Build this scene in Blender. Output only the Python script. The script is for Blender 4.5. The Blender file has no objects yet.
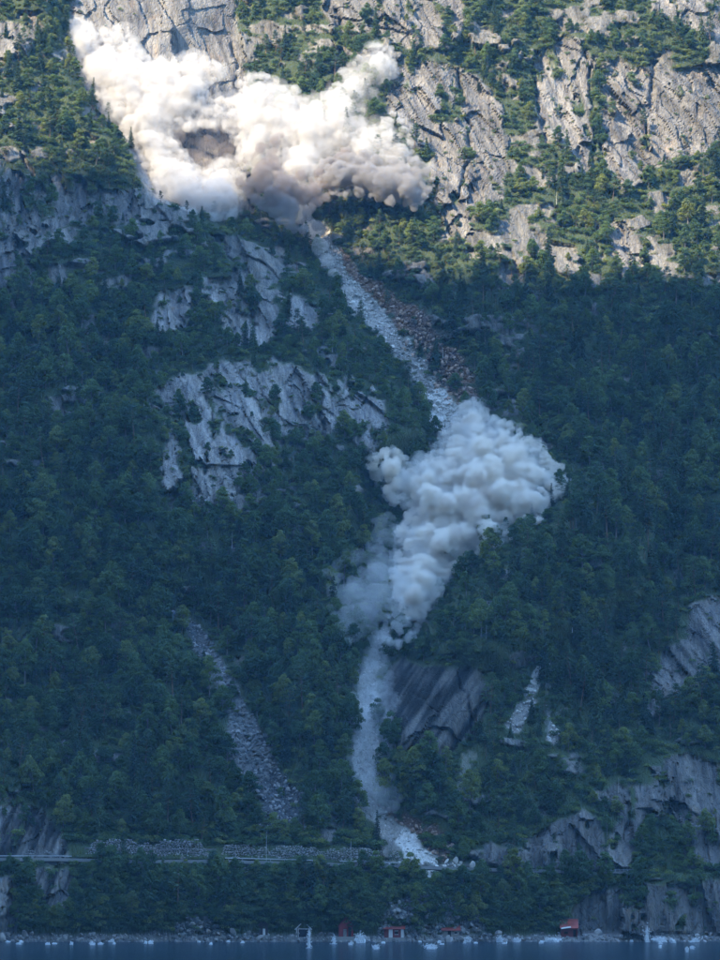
import bpy, bmesh, math, random
import numpy as np
from mathutils import Vector, Matrix

random.seed(7)
RNG = np.random.default_rng(11)
sc = bpy.context.scene

# ------------------------------------------------------------------ camera, light, exposure
FPX = 3150.0
CAM = np.array([0.0, -900.0, 30.0])
PITCH = math.atan(355 / 3150)
cam_d = bpy.data.cameras.new("camera")
cam = bpy.data.objects.new("camera", cam_d)
sc.collection.objects.link(cam)
cam.location = CAM
cam.rotation_euler = (math.pi / 2 + PITCH, 0, 0)
cam_d.sensor_fit = 'HORIZONTAL'
cam_d.sensor_width = 27.0
cam_d.lens = FPX * 27.0 / 720.0
cam_d.clip_start = 1.0
cam_d.clip_end = 20000
sc.camera = cam

SUN_AZ = math.radians(238)     # compass style: direction of the sun seen from the slope (0 = +y, 90 = +x)
SUN_EL = math.radians(46)
SUNV = np.array([math.sin(SUN_AZ) * math.cos(SUN_EL), math.cos(SUN_AZ) * math.cos(SUN_EL), math.sin(SUN_EL)])
sun_d = bpy.data.lights.new("sun", 'SUN')
sun_d.energy = 3.4
sun_d.angle = math.radians(0.4)
sun_d.color = (1.0, 0.84, 0.58)
sun = bpy.data.objects.new("sun", sun_d)
sc.collection.objects.link(sun)
sun.rotation_euler = Vector(SUNV).to_track_quat('Z', 'Y').to_euler()
sun.location = (-500, -500, 1500)

world = bpy.data.worlds.new("World")
sc.world = world
world.use_nodes = True
wn = world.node_tree
wn.nodes.clear()
sky = wn.nodes.new('ShaderNodeTexSky')
sky.sky_type = 'NISHITA'
sky.sun_disc = False
sky.sun_elevation = SUN_EL
sky.sun_rotation = SUN_AZ
sky.air_density = 1.5
sky.dust_density = 0.3
sky.ozone_density = 7.0
bg = wn.nodes.new('ShaderNodeBackground')
bg.inputs[1].default_value = 0.15
wo = wn.nodes.new('ShaderNodeOutputWorld')
wn.links.new(sky.outputs[0], bg.inputs[0])
wn.links.new(bg.outputs[0], wo.inputs[0])

sc.view_settings.view_transform = 'Standard'
sc.view_settings.look = 'None'
sc.view_settings.gamma = 1.0
sc.view_settings.exposure = 2.52
sc.render.engine = 'CYCLES'
cy = sc.cycles
cy.use_denoising = True
cy.denoiser = 'OPENIMAGEDENOISE'
cy.max_bounces = 14
cy.diffuse_bounces = 2
cy.glossy_bounces = 2
cy.transmission_bounces = 2
cy.transparent_max_bounces = 8
cy.volume_bounces = 12
cy.volume_max_steps = 256
cy.volume_step_rate = 1.0
cy.use_adaptive_sampling = True
cy.adaptive_threshold = 0.02
cy.caustics_reflective = False
cy.caustics_refractive = False

CP, SP = math.cos(PITCH), math.sin(PITCH)

def project(x, y, z):
    dy, dz = y - CAM[1], z - CAM[2]
    dep = dy * CP + dz * SP
    up = -dy * SP + dz * CP
    return 360 + FPX * x / dep, 480 - FPX * up / dep, dep

def ray_dir(px, py):
    a = (px - 360) / FPX
    b = (480 - py) / FPX
    return a, CP - b * SP, SP + b * CP      # x, y, z (unnormalised, depth 1)

def at_y(px, py, y):
    """the point at world depth y that stands where the pixel is"""
    a, b, c = ray_dir(px, py)
    t = (y - CAM[1]) / b
    return a * t, y, CAM[2] + c * t

# ------------------------------------------------------------------ noise
def _h(ix, iy, iz, s):
    with np.errstate(over='ignore'):
        n = (ix.astype(np.int64) * 374761393 + iy.astype(np.int64) * 668265263 + iz * 1274126177 + s * 974634777) & 0xffffffff
        n = ((n ^ (n >> 13)) * 1274126177) & 0xffffffff
        n = ((n ^ (n >> 16)) * 2246822519) & 0xffffffff
        n = n ^ (n >> 15)
    return (n & 0xffffff).astype(np.float64) / 0xffffff

def vnoise(x, y, s=0):
    ix, iy = np.floor(x), np.floor(y)
    fx, fy = x - ix, y - iy
    ux, uy = fx * fx * fx * (fx * (fx * 6 - 15) + 10), fy * fy * fy * (fy * (fy * 6 - 15) + 10)
    ix, iy = ix.astype(np.int64), iy.astype(np.int64)
    a, b, c, d = _h(ix, iy, 0, s), _h(ix + 1, iy, 0, s), _h(ix, iy + 1, 0, s), _h(ix + 1, iy + 1, 0, s)
    return ((a + (b - a) * ux) * (1 - uy) + (c + (d - c) * ux) * uy) * 2 - 1

def fbm(x, y, o=4, s=0, g=0.5):
    r, a, t = 0, 1, 0
    for k in range(o):
        r = r + a * vnoise(x * 2 ** k + 17.3 * k, y * 2 ** k - 9.1 * k, s + k)
        t += a
        a *= g
    return r / t

def vnoise3(p, s=0):
    i = np.floor(p)
    f = p - i
    u = f * f * f * (f * (f * 6 - 15) + 10)
    i = i.astype(np.int64)
    r = 0
    for dx in (0, 1):
        for dy in (0, 1):
            for dz in (0, 1):
                w = (u[:, 0] if dx else 1 - u[:, 0]) * (u[:, 1] if dy else 1 - u[:, 1]) * (u[:, 2] if dz else 1 - u[:, 2])
                r = r + w * _h(i[:, 0] + dx, i[:, 1] + dy, i[:, 2] + dz, s)
    return r * 2 - 1

def facet(u, v, cell, s, tilt=0.45, off=0.22):
    """blocky relief: every Voronoi cell is its own tilted plane; also the distance to the joint between cells"""
    u, v = u / cell, v / cell
    iu, iv = np.floor(u).astype(np.int64), np.floor(v).astype(np.int64)
    best = np.full(u.shape, 9.0)
    sec = np.full(u.shape, 9.0)
    val = np.zeros(u.shape)
    for a in (-1, 0, 1):
        for b in (-1, 0, 1):
            cu, cv = iu + a, iv + b
            jx = cu + 0.1 + 0.8 * _h(cu, cv, 1, s)
            jy = cv + 0.1 + 0.8 * _h(cu, cv, 2, s)
            du, dv = u - jx, v - jy
            d = np.hypot(du, dv)
            h = (_h(cu, cv, 3, s) * 2 - 1) * off + (_h(cu, cv, 4, s) * 2 - 1) * tilt * du + (_h(cu, cv, 5, s) * 2 - 1) * tilt * dv
            near = d < best
            sec = np.where(near, best, np.minimum(sec, d))
            val = np.where(near, h, val)
            best = np.where(near, d, best)
    return val * cell, sec - best

def smooth(e0, e1, x):
    t = np.clip((x - e0) / (e1 - e0), 0, 1)
    return t * t * (3 - 2 * t)

def poly_sd(px, py, poly):
    """signed distance in pixels to a polygon, negative inside"""
    d = np.full(px.shape, 1e18)
    inside = np.zeros(px.shape, bool)
    n = len(poly)
    for i in range(n):
        x0, y0 = poly[i]
        x1, y1 = poly[(i + 1) % n]
        ex, ey = x1 - x0, y1 - y0
        wx, wy = px - x0, py - y0
        t = np.clip((wx * ex + wy * ey) / (ex * ex + ey * ey + 1e-9), 0, 1)
        d = np.minimum(d, (wx - ex * t) ** 2 + (wy - ey * t) ** 2)
        c = (y0 > py) != (y1 > py)
        if y0 != y1:
            inside ^= c & (px < (x1 - x0) * (py - y0) / (y1 - y0) + x0)
    d = np.sqrt(d)
    return np.where(inside, -d, d)

def line_d(px, py, pts):
    d = np.full(px.shape, 1e18)
    tt = np.zeros(px.shape)
    n = len(pts) - 1
    for i in range(n):
        x0, y0 = pts[i]
        x1, y1 = pts[i + 1]
        ex, ey = x1 - x0, y1 - y0
        t = np.clip(((px - x0) * ex + (py - y0) * ey) / (ex * ex + ey * ey + 1e-9), 0, 1)
        q = (px - x0 - ex * t) ** 2 + (py - y0 - ey * t) ** 2
        near = q < d
        d = np.where(near, q, d)
        tt = np.where(near, (i + t) / n, tt)
    return np.sqrt(d), tt

# ------------------------------------------------------------------ the mountain's form: depth y as a function of (x, z)
PZ = [-40, 0, 2, 20, 60, 110, 200, 260, 300, 430, 520, 900]
PY = [-60, 0, 3, 14, 44, 92, 168, 216, 240, 310, 370, 900]
ROAD_LINE = [(-200, 866), (0, 862), (60, 862), (130, 864), (220, 864), (300, 866), (400, 869), (480, 872), (560, 874), (640, 876), (720, 874), (900, 872)]

def road_z(x):
    px = 360 + FPX * x / 914.0
    py = np.interp(px, [p[0] for p in ROAD_LINE], [p[1] for p in ROAD_LINE])
    a, b, c = ray_dir(px, py)
    return CAM[2] + c * (914.0 / b)

CHUTE = [(245, -60), (235, 60), (262, 150), (305, 225), (330, 262), (350, 292), (385, 330), (410, 362), (436, 398), (455, 430), (450, 480), (425, 560), (392, 640), (370, 690), (368, 745), (374, 795), (400, 832), (424, 858)]
SPUR = [(-80, -200), (40, -40), (62, 20), (75, 70), (98, 120), (140, 160), (160, 195), (215, 222), (255, 236), (300, 262), (325, 290), (352, 318), (385, 362), (416, 408), (428, 436), (400, 452), (366, 470), (356, 520), (326, 560), (322, 640), (340, 900), (-300, 900), (-400, -200)]
RSPUR = [(590, 490), (566, 510), (540, 536), (494, 562), (452, 592), (425, 622), (410, 650), (440, 668), (500, 665), (560, 640), (640, 600), (660, 520), (620, 470)]
SLAB = [(388, 668), (400, 660), (440, 668), (478, 668), (492, 690), (484, 720), (462, 745), (430, 762), (404, 752), (384, 728), (380, 695)]

CLEFTS = [[(216, -30), (226, 20), (237, 60), (241, 112)], [(330, -20), (345, 30), (352, 44)], [(534, 60), (536, 110), (560, 160)], [(586, 50), (594, 110), (592, 170)], [(610, 118), (602, 150), (600, 182)],
          [(62, 168), (66, 200)], [(660, 60), (648, 110), (650, 150)], [(455, 60), (470, 120), (462, 200)], [(193, 290), (196, 345)], [(252, 290), (258, 352)], [(206, 385), (214, 440), (200, 500)], [(318, 378), (326, 440)],
          [(632, 800), (620, 860)], [(672, 800), (690, 860)], [(560, 826), (552, 868)], [(640, 884), (634, 936)], [(690, 886), (700, 940)], [(456, 672), (470, 720), (466, 745)]]

def base_form(x, z):
    y = np.interp(z, PZ, PY)
    px, py, _ = project(x, y, z)
    g = 9 * fbm(px / 170, py / 170, 3, 3) + 3.5 * fbm(px / 55, py / 55, 3, 8)
    d, t = line_d(px, py, CHUTE)
    w = np.interp(t, [0, .3, .55, .75, 1], [70, 50, 48, 34, 22])
    a = np.interp(t, [0, .15, .35, .6, .72, 1], [10, 14, 14, 19, 9, 5])
    g = g + a * np.exp(-(d / w) ** 2)
    s = poly_sd(px, py, SPUR)
    g = g - 15 * smooth(10, -14, s) * smooth(660, 400, py)
    s = poly_sd(px, py, RSPUR)
    g = g - 15 * smooth(18, -22, s)
    g = g - 8 * smooth(10, -22, poly_sd(px, py, SLAB))
    d, t = line_d(px, py, [(182, 615), (210, 650), (240, 700), (250, 750), (275, 800), (290, 830)])
    g = g + 4 * np.exp(-(d / 26) ** 2)
    for cl in CLEFTS:
        d, t = line_d(px + 7 * fbm(py / 16, px / 16, 3, 5), py, cl)
        g = g + 3.0 * np.exp(-(d / 2.2) ** 2) * smooth(-.5, .2, fbm(px / 14, py / 14, 2, 91))
    g = g * smooth(2, 22, z) 
    rz = road_z(x)
    g = g * (1 - 0.85 * np.exp(-((z - rz) / 12) ** 2))
    y = y + g
    rw = np.interp(px, [430, 520], [6.5, 2.2])
    y = y + rw * smooth(0.0, 1.0, z - rz) - rw
    # stone cutting above the road
    y = y - rw * .4 * smooth(0.8, 1.2, z - rz) * smooth(9, 4.5, z - rz)
    y = y + rw * smooth(10, -2, z)       # the shore stays at y = 0
    return y

# ------------------------------------------------------------------ bare rock, as seen from the fjord: (name, kind label, outline, strength, fracture angle, lightness)
R = lambda *a: list(zip(a[0::2], a[1::2]))
CLIFFS = [
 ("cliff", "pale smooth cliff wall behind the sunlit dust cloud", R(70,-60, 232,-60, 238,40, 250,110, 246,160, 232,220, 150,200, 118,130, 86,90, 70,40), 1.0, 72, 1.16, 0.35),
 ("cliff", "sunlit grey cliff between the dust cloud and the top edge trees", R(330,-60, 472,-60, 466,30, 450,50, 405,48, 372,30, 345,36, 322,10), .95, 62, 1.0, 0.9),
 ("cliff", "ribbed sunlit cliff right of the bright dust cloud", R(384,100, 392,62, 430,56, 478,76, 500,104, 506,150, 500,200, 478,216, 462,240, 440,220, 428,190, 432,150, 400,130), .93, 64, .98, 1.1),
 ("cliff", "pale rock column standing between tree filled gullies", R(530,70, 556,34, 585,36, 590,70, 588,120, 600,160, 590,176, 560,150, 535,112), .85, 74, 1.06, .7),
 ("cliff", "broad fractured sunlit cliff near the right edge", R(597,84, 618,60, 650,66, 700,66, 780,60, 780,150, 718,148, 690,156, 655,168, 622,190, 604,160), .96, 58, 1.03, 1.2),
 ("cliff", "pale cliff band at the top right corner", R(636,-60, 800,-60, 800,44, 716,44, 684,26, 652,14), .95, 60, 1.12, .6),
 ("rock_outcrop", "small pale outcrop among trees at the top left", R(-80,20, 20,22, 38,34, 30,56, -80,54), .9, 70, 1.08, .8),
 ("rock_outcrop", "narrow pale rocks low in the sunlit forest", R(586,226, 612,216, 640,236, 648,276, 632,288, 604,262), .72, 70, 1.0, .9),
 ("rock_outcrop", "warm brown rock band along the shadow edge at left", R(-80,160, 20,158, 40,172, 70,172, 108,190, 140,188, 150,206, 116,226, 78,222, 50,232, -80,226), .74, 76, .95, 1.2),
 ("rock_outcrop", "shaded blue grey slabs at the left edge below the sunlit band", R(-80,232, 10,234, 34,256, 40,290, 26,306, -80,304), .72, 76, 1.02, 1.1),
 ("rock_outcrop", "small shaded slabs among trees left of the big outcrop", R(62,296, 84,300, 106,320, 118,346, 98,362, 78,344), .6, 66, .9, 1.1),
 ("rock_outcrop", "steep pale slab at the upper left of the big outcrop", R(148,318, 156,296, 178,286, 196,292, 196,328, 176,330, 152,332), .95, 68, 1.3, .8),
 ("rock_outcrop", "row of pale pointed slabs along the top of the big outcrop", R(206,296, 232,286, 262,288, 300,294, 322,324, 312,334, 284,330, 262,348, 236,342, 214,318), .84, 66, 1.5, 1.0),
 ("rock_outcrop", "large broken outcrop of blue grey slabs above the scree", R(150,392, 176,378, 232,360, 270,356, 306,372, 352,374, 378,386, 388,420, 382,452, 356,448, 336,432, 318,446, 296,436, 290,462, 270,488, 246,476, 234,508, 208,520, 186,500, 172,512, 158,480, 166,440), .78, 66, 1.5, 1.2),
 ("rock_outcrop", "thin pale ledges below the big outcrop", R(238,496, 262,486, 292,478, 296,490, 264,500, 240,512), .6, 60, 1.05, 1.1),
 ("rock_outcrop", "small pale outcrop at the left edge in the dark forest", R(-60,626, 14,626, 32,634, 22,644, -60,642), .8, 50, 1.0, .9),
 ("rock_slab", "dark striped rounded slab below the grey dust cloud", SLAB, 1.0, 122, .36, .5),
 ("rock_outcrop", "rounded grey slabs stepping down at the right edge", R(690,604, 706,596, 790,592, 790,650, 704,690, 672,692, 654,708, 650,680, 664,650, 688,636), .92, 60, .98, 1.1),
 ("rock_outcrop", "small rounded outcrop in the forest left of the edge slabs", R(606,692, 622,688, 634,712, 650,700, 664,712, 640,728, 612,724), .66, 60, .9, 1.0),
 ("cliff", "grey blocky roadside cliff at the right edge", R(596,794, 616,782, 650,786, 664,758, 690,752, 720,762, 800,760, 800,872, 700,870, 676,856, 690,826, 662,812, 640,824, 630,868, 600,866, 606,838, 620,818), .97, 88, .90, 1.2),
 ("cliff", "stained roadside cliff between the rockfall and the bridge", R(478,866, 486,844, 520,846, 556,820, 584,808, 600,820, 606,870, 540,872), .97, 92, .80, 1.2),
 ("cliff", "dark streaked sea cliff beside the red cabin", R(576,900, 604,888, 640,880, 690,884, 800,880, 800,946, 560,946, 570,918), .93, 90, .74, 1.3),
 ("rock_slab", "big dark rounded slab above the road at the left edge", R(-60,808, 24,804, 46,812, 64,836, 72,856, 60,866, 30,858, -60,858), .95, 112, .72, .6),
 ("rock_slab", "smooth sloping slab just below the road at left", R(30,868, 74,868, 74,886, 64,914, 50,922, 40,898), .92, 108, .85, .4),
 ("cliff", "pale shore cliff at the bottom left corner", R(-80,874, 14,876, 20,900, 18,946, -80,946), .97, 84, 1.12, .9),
]
SCREE = [
 ("scree_slope", "long grey scree tongue running down to the stone wall", R(176,612, 190,614, 206,632, 230,670, 252,712, 262,740, 286,778, 304,800, 306,832, 262,836, 262,800, 246,780, 228,758, 226,714, 208,668, 190,640)),
 ("scree_slope", "pale shore scree fanning into the fjord at left", R(170,946, 168,934, 180,904, 196,898, 214,922, 232,938, 232,946)),
 ("scree_slope", "pale rubble bank between the two red roofed houses", R(372,946, 380,918, 396,900, 430,888, 470,896, 490,930, 490,946)),
]
CHUTES = [
 ([(320,232), (334,266), (350,290), (377,318), (402,350), (424,378), (440,402), (448,430), (450,460)], [11,11,11,12,11,12,15,16,15], 1.0),
 ([(384,640), (370,672), (366,716), (368,750), (366,790), (372,812), (388,826), (406,842), (424,862)], [10,10,11,14,15,11,12,10,15], 1.0),
 ([(538,672), (529,692)], [3.5,6.5], 1.0), ([(532,702), (521,712), (511,724)], [6,10,8], 1.0),
 ([(549,704), (551,726), (556,739)], [1,2,7], 1),
 ([(470,756), (466,770), (460,800), (462,860)], [5,5,3,2], .4),
 ([(356,866), (420,866), (482,868)], [4,7,4], .8),
]
BROWNS = [
 ([(332,258), (360,282), (396,312), (424,338), (450,368), (462,398), (466,420)], [11,12,14,15,18,16,11]),
 ([(380,812), (408,824), (432,836), (446,856)], [5,9,12,8]),
]

def masks(x, y, z):
    px, py, _ = project(x, y, z)
    wx = px + 6 * fbm(px / 22, py / 22, 3, 21) + 2 * fbm(px / 6, py / 6, 2, 31)
    wy = py + 6 * fbm(px / 22, py / 22, 3, 25) + 2 * fbm(px / 6, py / 6, 2, 35)
    n = px.shape
    rock = np.zeros(n); light = np.ones(n); ang = np.full(n, 66.0); rough = np.full(n, 1.0); reg = np.zeros(n, np.int32)
    for i, (_n, _l, poly, st, an, li, ro) in enumerate(CLIFFS):
        xs, ys = [p[0] for p in poly], [p[1] for p in poly]
        sel = (px > min(xs) - 25) & (px < max(xs) + 25) & (py > min(ys) - 25) & (py < max(ys) + 25)
        if not sel.any():
            continue
        m = smooth(2.5, -2.5, poly_sd(wx[sel], wy[sel], poly))
        if st < 0.99:                       # ledges that carry plants break the rock up
            a = math.radians(an)
            u = px[sel] * math.cos(a) + py[sel] * math.sin(a)
            v = -px[sel] * math.sin(a) + py[sel] * math.cos(a)
            nn = fbm(u / 20, v / 11, 4, 40 + i)
            thr = (st - 0.5) * 1.15 + .02
            m = m * smooth(thr + .12, thr - .06, nn + 0.15)
        cur = rock[sel]
        better = m > cur
        idx = np.flatnonzero(sel)[better]
        rock[idx] = m[better]
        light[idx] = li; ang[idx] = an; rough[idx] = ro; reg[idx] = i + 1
    # small natural exposures anywhere
    nn = fbm(px / 30, py / 14, 4, 77)
    thr = np.where(py < 290, 0.13, 0.38)
    ex = smooth(thr, thr + .08, nn) * (py < 880)
    rock = np.maximum(rock, 0.9 * ex)
    scree = np.zeros(n)
    for i, (_n, _l, poly) in enumerate(SCREE):
        m = smooth(3, -3, poly_sd(wx, wy, poly))
        scree = np.maximum(scree, m)
        reg[m > .5] = 100 + i
    deb = np.zeros(n)
    for k, (pts, ws, st) in enumerate(CHUTES):
        d, t = line_d(px + (wx - px) * .6, py + (wy - py) * .6, pts)
        w = np.interp(t, np.linspace(0, 1, len(ws)), ws) * (1 + .55 * fbm(px / 10, py / 16, 3, 300 + k))
        m = st * smooth(1.1, .75, d / w) * smooth(-.75, -.45, fbm(px / 5, py / 8, 3, 330 + k))
        deb = np.maximum(deb, m)
        if k < 2:
            reg[m > .4] = 200 + k
    brown = np.zeros(n)
    for pts, ws in BROWNS:
        d, t = line_d(wx, wy, pts)
        w = np.interp(t, np.linspace(0, 1, len(ws)), ws) * (1 + .6 * fbm(px / 14, py / 18, 3, 310))
        m = smooth(1.15, .7, d / w) * smooth(-.5, -.25, fbm(px / 7, py / 7, 3, 311))
        brown = np.maximum(brown, m)
    reg[(brown > .5) & (deb < .4) & (py < 500)] = 200
    # banding: weathering streaks that follow the fractures, strongest on the two dark slabs
    a = np.radians(ang)
    vv = -x * np.sin(a) - z * np.cos(a); uu = x * np.cos(a) - z * np.sin(a)
    vv = x * np.sin(a) + z * np.cos(a)
    slab = (reg == 17) | (reg == 23) | (reg == 24)
    b1 = fbm(uu / 22, vv / 1.5, 3, 14) + .5 * fbm(uu / 14, vv / 5, 2, 15)
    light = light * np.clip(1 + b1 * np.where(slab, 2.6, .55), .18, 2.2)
    # rubble lies in patches, not sheets
    pn = fbm(px / 9, py / 9, 4, 121)
    scree = scree * np.where(py > 870, smooth(-.18, .05, pn), smooth(-.85, -.6, pn))
    shore = smooth(2.8, 1.2, z + 1.2 * fbm(x / 5, z / 3, 3, 5))
    scree = np.maximum(scree, shore * .95)
    brown = brown * (1 - np.minimum(1, deb * 1.2))
    return dict(px=px, py=py, rock=rock, light=light, ang=ang, rough=rough, reg=reg, scree=scree, deb=deb, brown=brown)

def relief(x, z, m):
    a = np.radians(m['ang'])
    # along the fractures (u) and across them (v), metres; z is up so the angle turns with -z
    u = x * np.cos(a) - z * np.sin(a)
    v = x * np.sin(a) + z * np.cos(a)
    wob = 1.5 * fbm(x / 9, z / 9, 3, 51)
    r = m['rough']
    f0, e0 = facet(u / 1.6 + wob * 1.5, v + wob * 1.5, 19, 60)
    f1, e1 = facet(u / 2.2 + wob, v * .9 + wob, 8, 61)
    f2, e2 = facet(u / 3.4 - wob * .6, v + wob * .6, 3.6, 62)
    f3, e3 = facet(u / 3.0 + wob * .3, v, 1.5, 63)
    f4, e4 = facet(u / 1.6, v * 1.1 - wob * .4, 3.0, 64, .8, .3)
    rr = f0 * .55 * np.minimum(r, 1) + f1 * .6 + f2 * .45 * r + f3 * .25 * r + f4 * .15 * np.maximum(r - .4, 0)
    cm = smooth(-.1, .35, fbm(x / 11, z / 11, 3, 67))
    rr = rr + (smooth(.05, 0, e1) * .6 * cm + smooth(.07, 0, e2) * .3 * r * cm)
    rr = rr + .5 * fbm(u / 6, v / 1.4, 3, 66) * r
    # scree and fresh debris: piles of blocks
    s1, d1 = facet(x, z, 1.5, 71, .9, .35)
    s2, d2 = facet(x, z, 0.9, 72, .9, .45)
    ss = (s1 * .6 + s2 * .7) + .9 * fbm(x / 7, z / 7, 3, 75)
    soil = 1.0 * fbm(x / 8, z / 8, 4, 81)
    k_s = np.clip(np.maximum(m['scree'], np.maximum(m['deb'], m['brown'])), 0, 1)
    k_r = np.clip(m['rock'] * (1 - k_s), 0, 1)
    return rr * k_r + ss * k_s * 1.0 + soil * (1 - k_r) * (1 - k_s)

def axis(lo, hi, step, far_lo, far_hi, g=1.16):
    a = list(np.arange(lo, hi + 1e-6, step))
    s = step; v = hi
    while v < far_hi:
        s *= g; v += s; a.append(v)
    s = step; v = lo; b = []
    while v > far_lo:
        s *= g; v -= s; b.append(v)
    return np.array(b[::-1] + a)

XS = axis(-162, 162, 0.5, -1500, 1500)
ZS = np.concatenate([[-40, -20, -8], np.arange(-3, 378, 0.5), axis(378, 380, 1.0, 377, 880)[2:]])
GX, GZ = np.meshgrid(XS, ZS)
x_, z_ = GX.ravel(), GZ.ravel()
yb = base_form(x_, z_)
MK = masks(x_, yb, z_)
yt = yb + relief(x_, z_, MK)
YT = yt.reshape(GX.shape)

def sample(grid, x, z):
    i = np.clip(np.searchsorted(XS, x) - 1, 0, len(XS) - 2)
    j = np.clip(np.searchsorted(ZS, z) - 1, 0, len(ZS) - 2)
    fx = np.clip((x - XS[i]) / (XS[i + 1] - XS[i]), 0, 1)
    fz = np.clip((z - ZS[j]) / (ZS[j + 1] - ZS[j]), 0, 1)
    return (grid[j, i] * (1 - fx) + grid[j, i + 1] * fx) * (1 - fz) + (grid[j + 1, i] * (1 - fx) + grid[j + 1, i + 1] * fx) * fz

def hit(px, py, step=1.0):
    """first point of the mountain behind a pixel"""
    px, py = np.atleast_1d(np.asarray(px, float)), np.atleast_1d(np.asarray(py, float))
    a, b, c = ray_dir(px, py)
    Y = np.full(px.shape, 420.0)
    live = np.ones(px.shape, bool)
    for y in np.arange(-8, 420, step):
        if not live.any():
            break
        k = np.flatnonzero(live)
        t = (y - CAM[1]) / b[k]
        x, z = a[k] * t, CAM[2] + c[k] * t
        h = y >= sample(YT, x, z)
        Y[k[h]] = y
        live[k[h]] = False
    t = (Y - CAM[1]) / b
    return a * t, Y, CAM[2] + c * t

# ------------------------------------------------------------------ materials
def mat(name):
    m = bpy.data.materials.new(name)
    m.use_nodes = True
    nt = m.node_tree
    nt.nodes.clear()
    o = nt.nodes.new('ShaderNodeOutputMaterial')
    b = nt.nodes.new('ShaderNodeBsdfPrincipled')
    nt.links.new(b.outputs[0], o.inputs[0])
    b.inputs['Roughness'].default_value = .9
    b.inputs['Specular IOR Level'].default_value = .2
    return m, nt, b

def N(nt, t, **k):
    n = nt.nodes.new(t)
    for a, v in k.items():
        setattr(n, a, v)
    return n

def attr(nt, name):
    n = N(nt, 'ShaderNodeAttribute')
    n.attribute_name = name
    return n.outputs['Fac']

def noise(nt, scale, detail=4, rough=.6, vec=None, sx=None):
    n = N(nt, 'ShaderNodeTexNoise')
    n.inputs['Scale'].default_value = scale
    n.inputs['Detail'].default_value = detail
    n.inputs['Roughness'].default_value = rough
    if vec is not None:
        nt.links.new(vec, n.inputs['Vector'])
    return n.outputs['Fac']

def mapping(nt, scale=(1, 1, 1), rot=(0, 0, 0)):
    tc = N(nt, 'ShaderNodeTexCoord')
    mp = N(nt, 'ShaderNodeMapping')
    mp.inputs['Scale'].default_value = scale
    mp.inputs['Rotation'].default_value = rot
    nt.links.new(tc.outputs['Object'], mp.inputs[0])
    return mp.outputs[0]

def ramp(nt, fac, stops):
    r = N(nt, 'ShaderNodeValToRGB')
    e = r.color_ramp.elements
    while len(e) < len(stops):
        e.new(0.5)
    for el, (p, c) in zip(e, stops):
        el.position = p
        el.color = (*c, 1)
    nt.links.new(fac, r.inputs[0])
    return r.outputs[0]

def mix(nt, fac, a, b, mode='MIX'):
    m = N(nt, 'ShaderNodeMix', data_type='RGBA', blend_type=mode)
    for i, v in ((0, fac), (6, a), (7, b)):
        if isinstance(v, (int, float)):
            m.inputs[i].default_value = v
        elif isinstance(v, tuple):
            m.inputs[i].default_value = (*v, 1)
        else:
            nt.links.new(v, m.inputs[i])
    return m.outputs[2]

def math_(nt, op, a, b=0.0):
    m = N(nt, 'ShaderNodeMath', operation=op)
    for i, v in ((0, a), (1, b)):
        if isinstance(v, (int, float)):
            m.inputs[i].default_value = v
        else:
            nt.links.new(v, m.inputs[i])
    return m.outputs[0]

def bump(nt, b, h, strength=.5, dist=.3):
    n = N(nt, 'ShaderNodeBump')
    n.inputs['Strength'].default_value = strength
    n.inputs['Distance'].default_value = dist
    nt.links.new(h, n.inputs['Height'])
    nt.links.new(n.outputs[0], b.inputs['Normal'])

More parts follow.
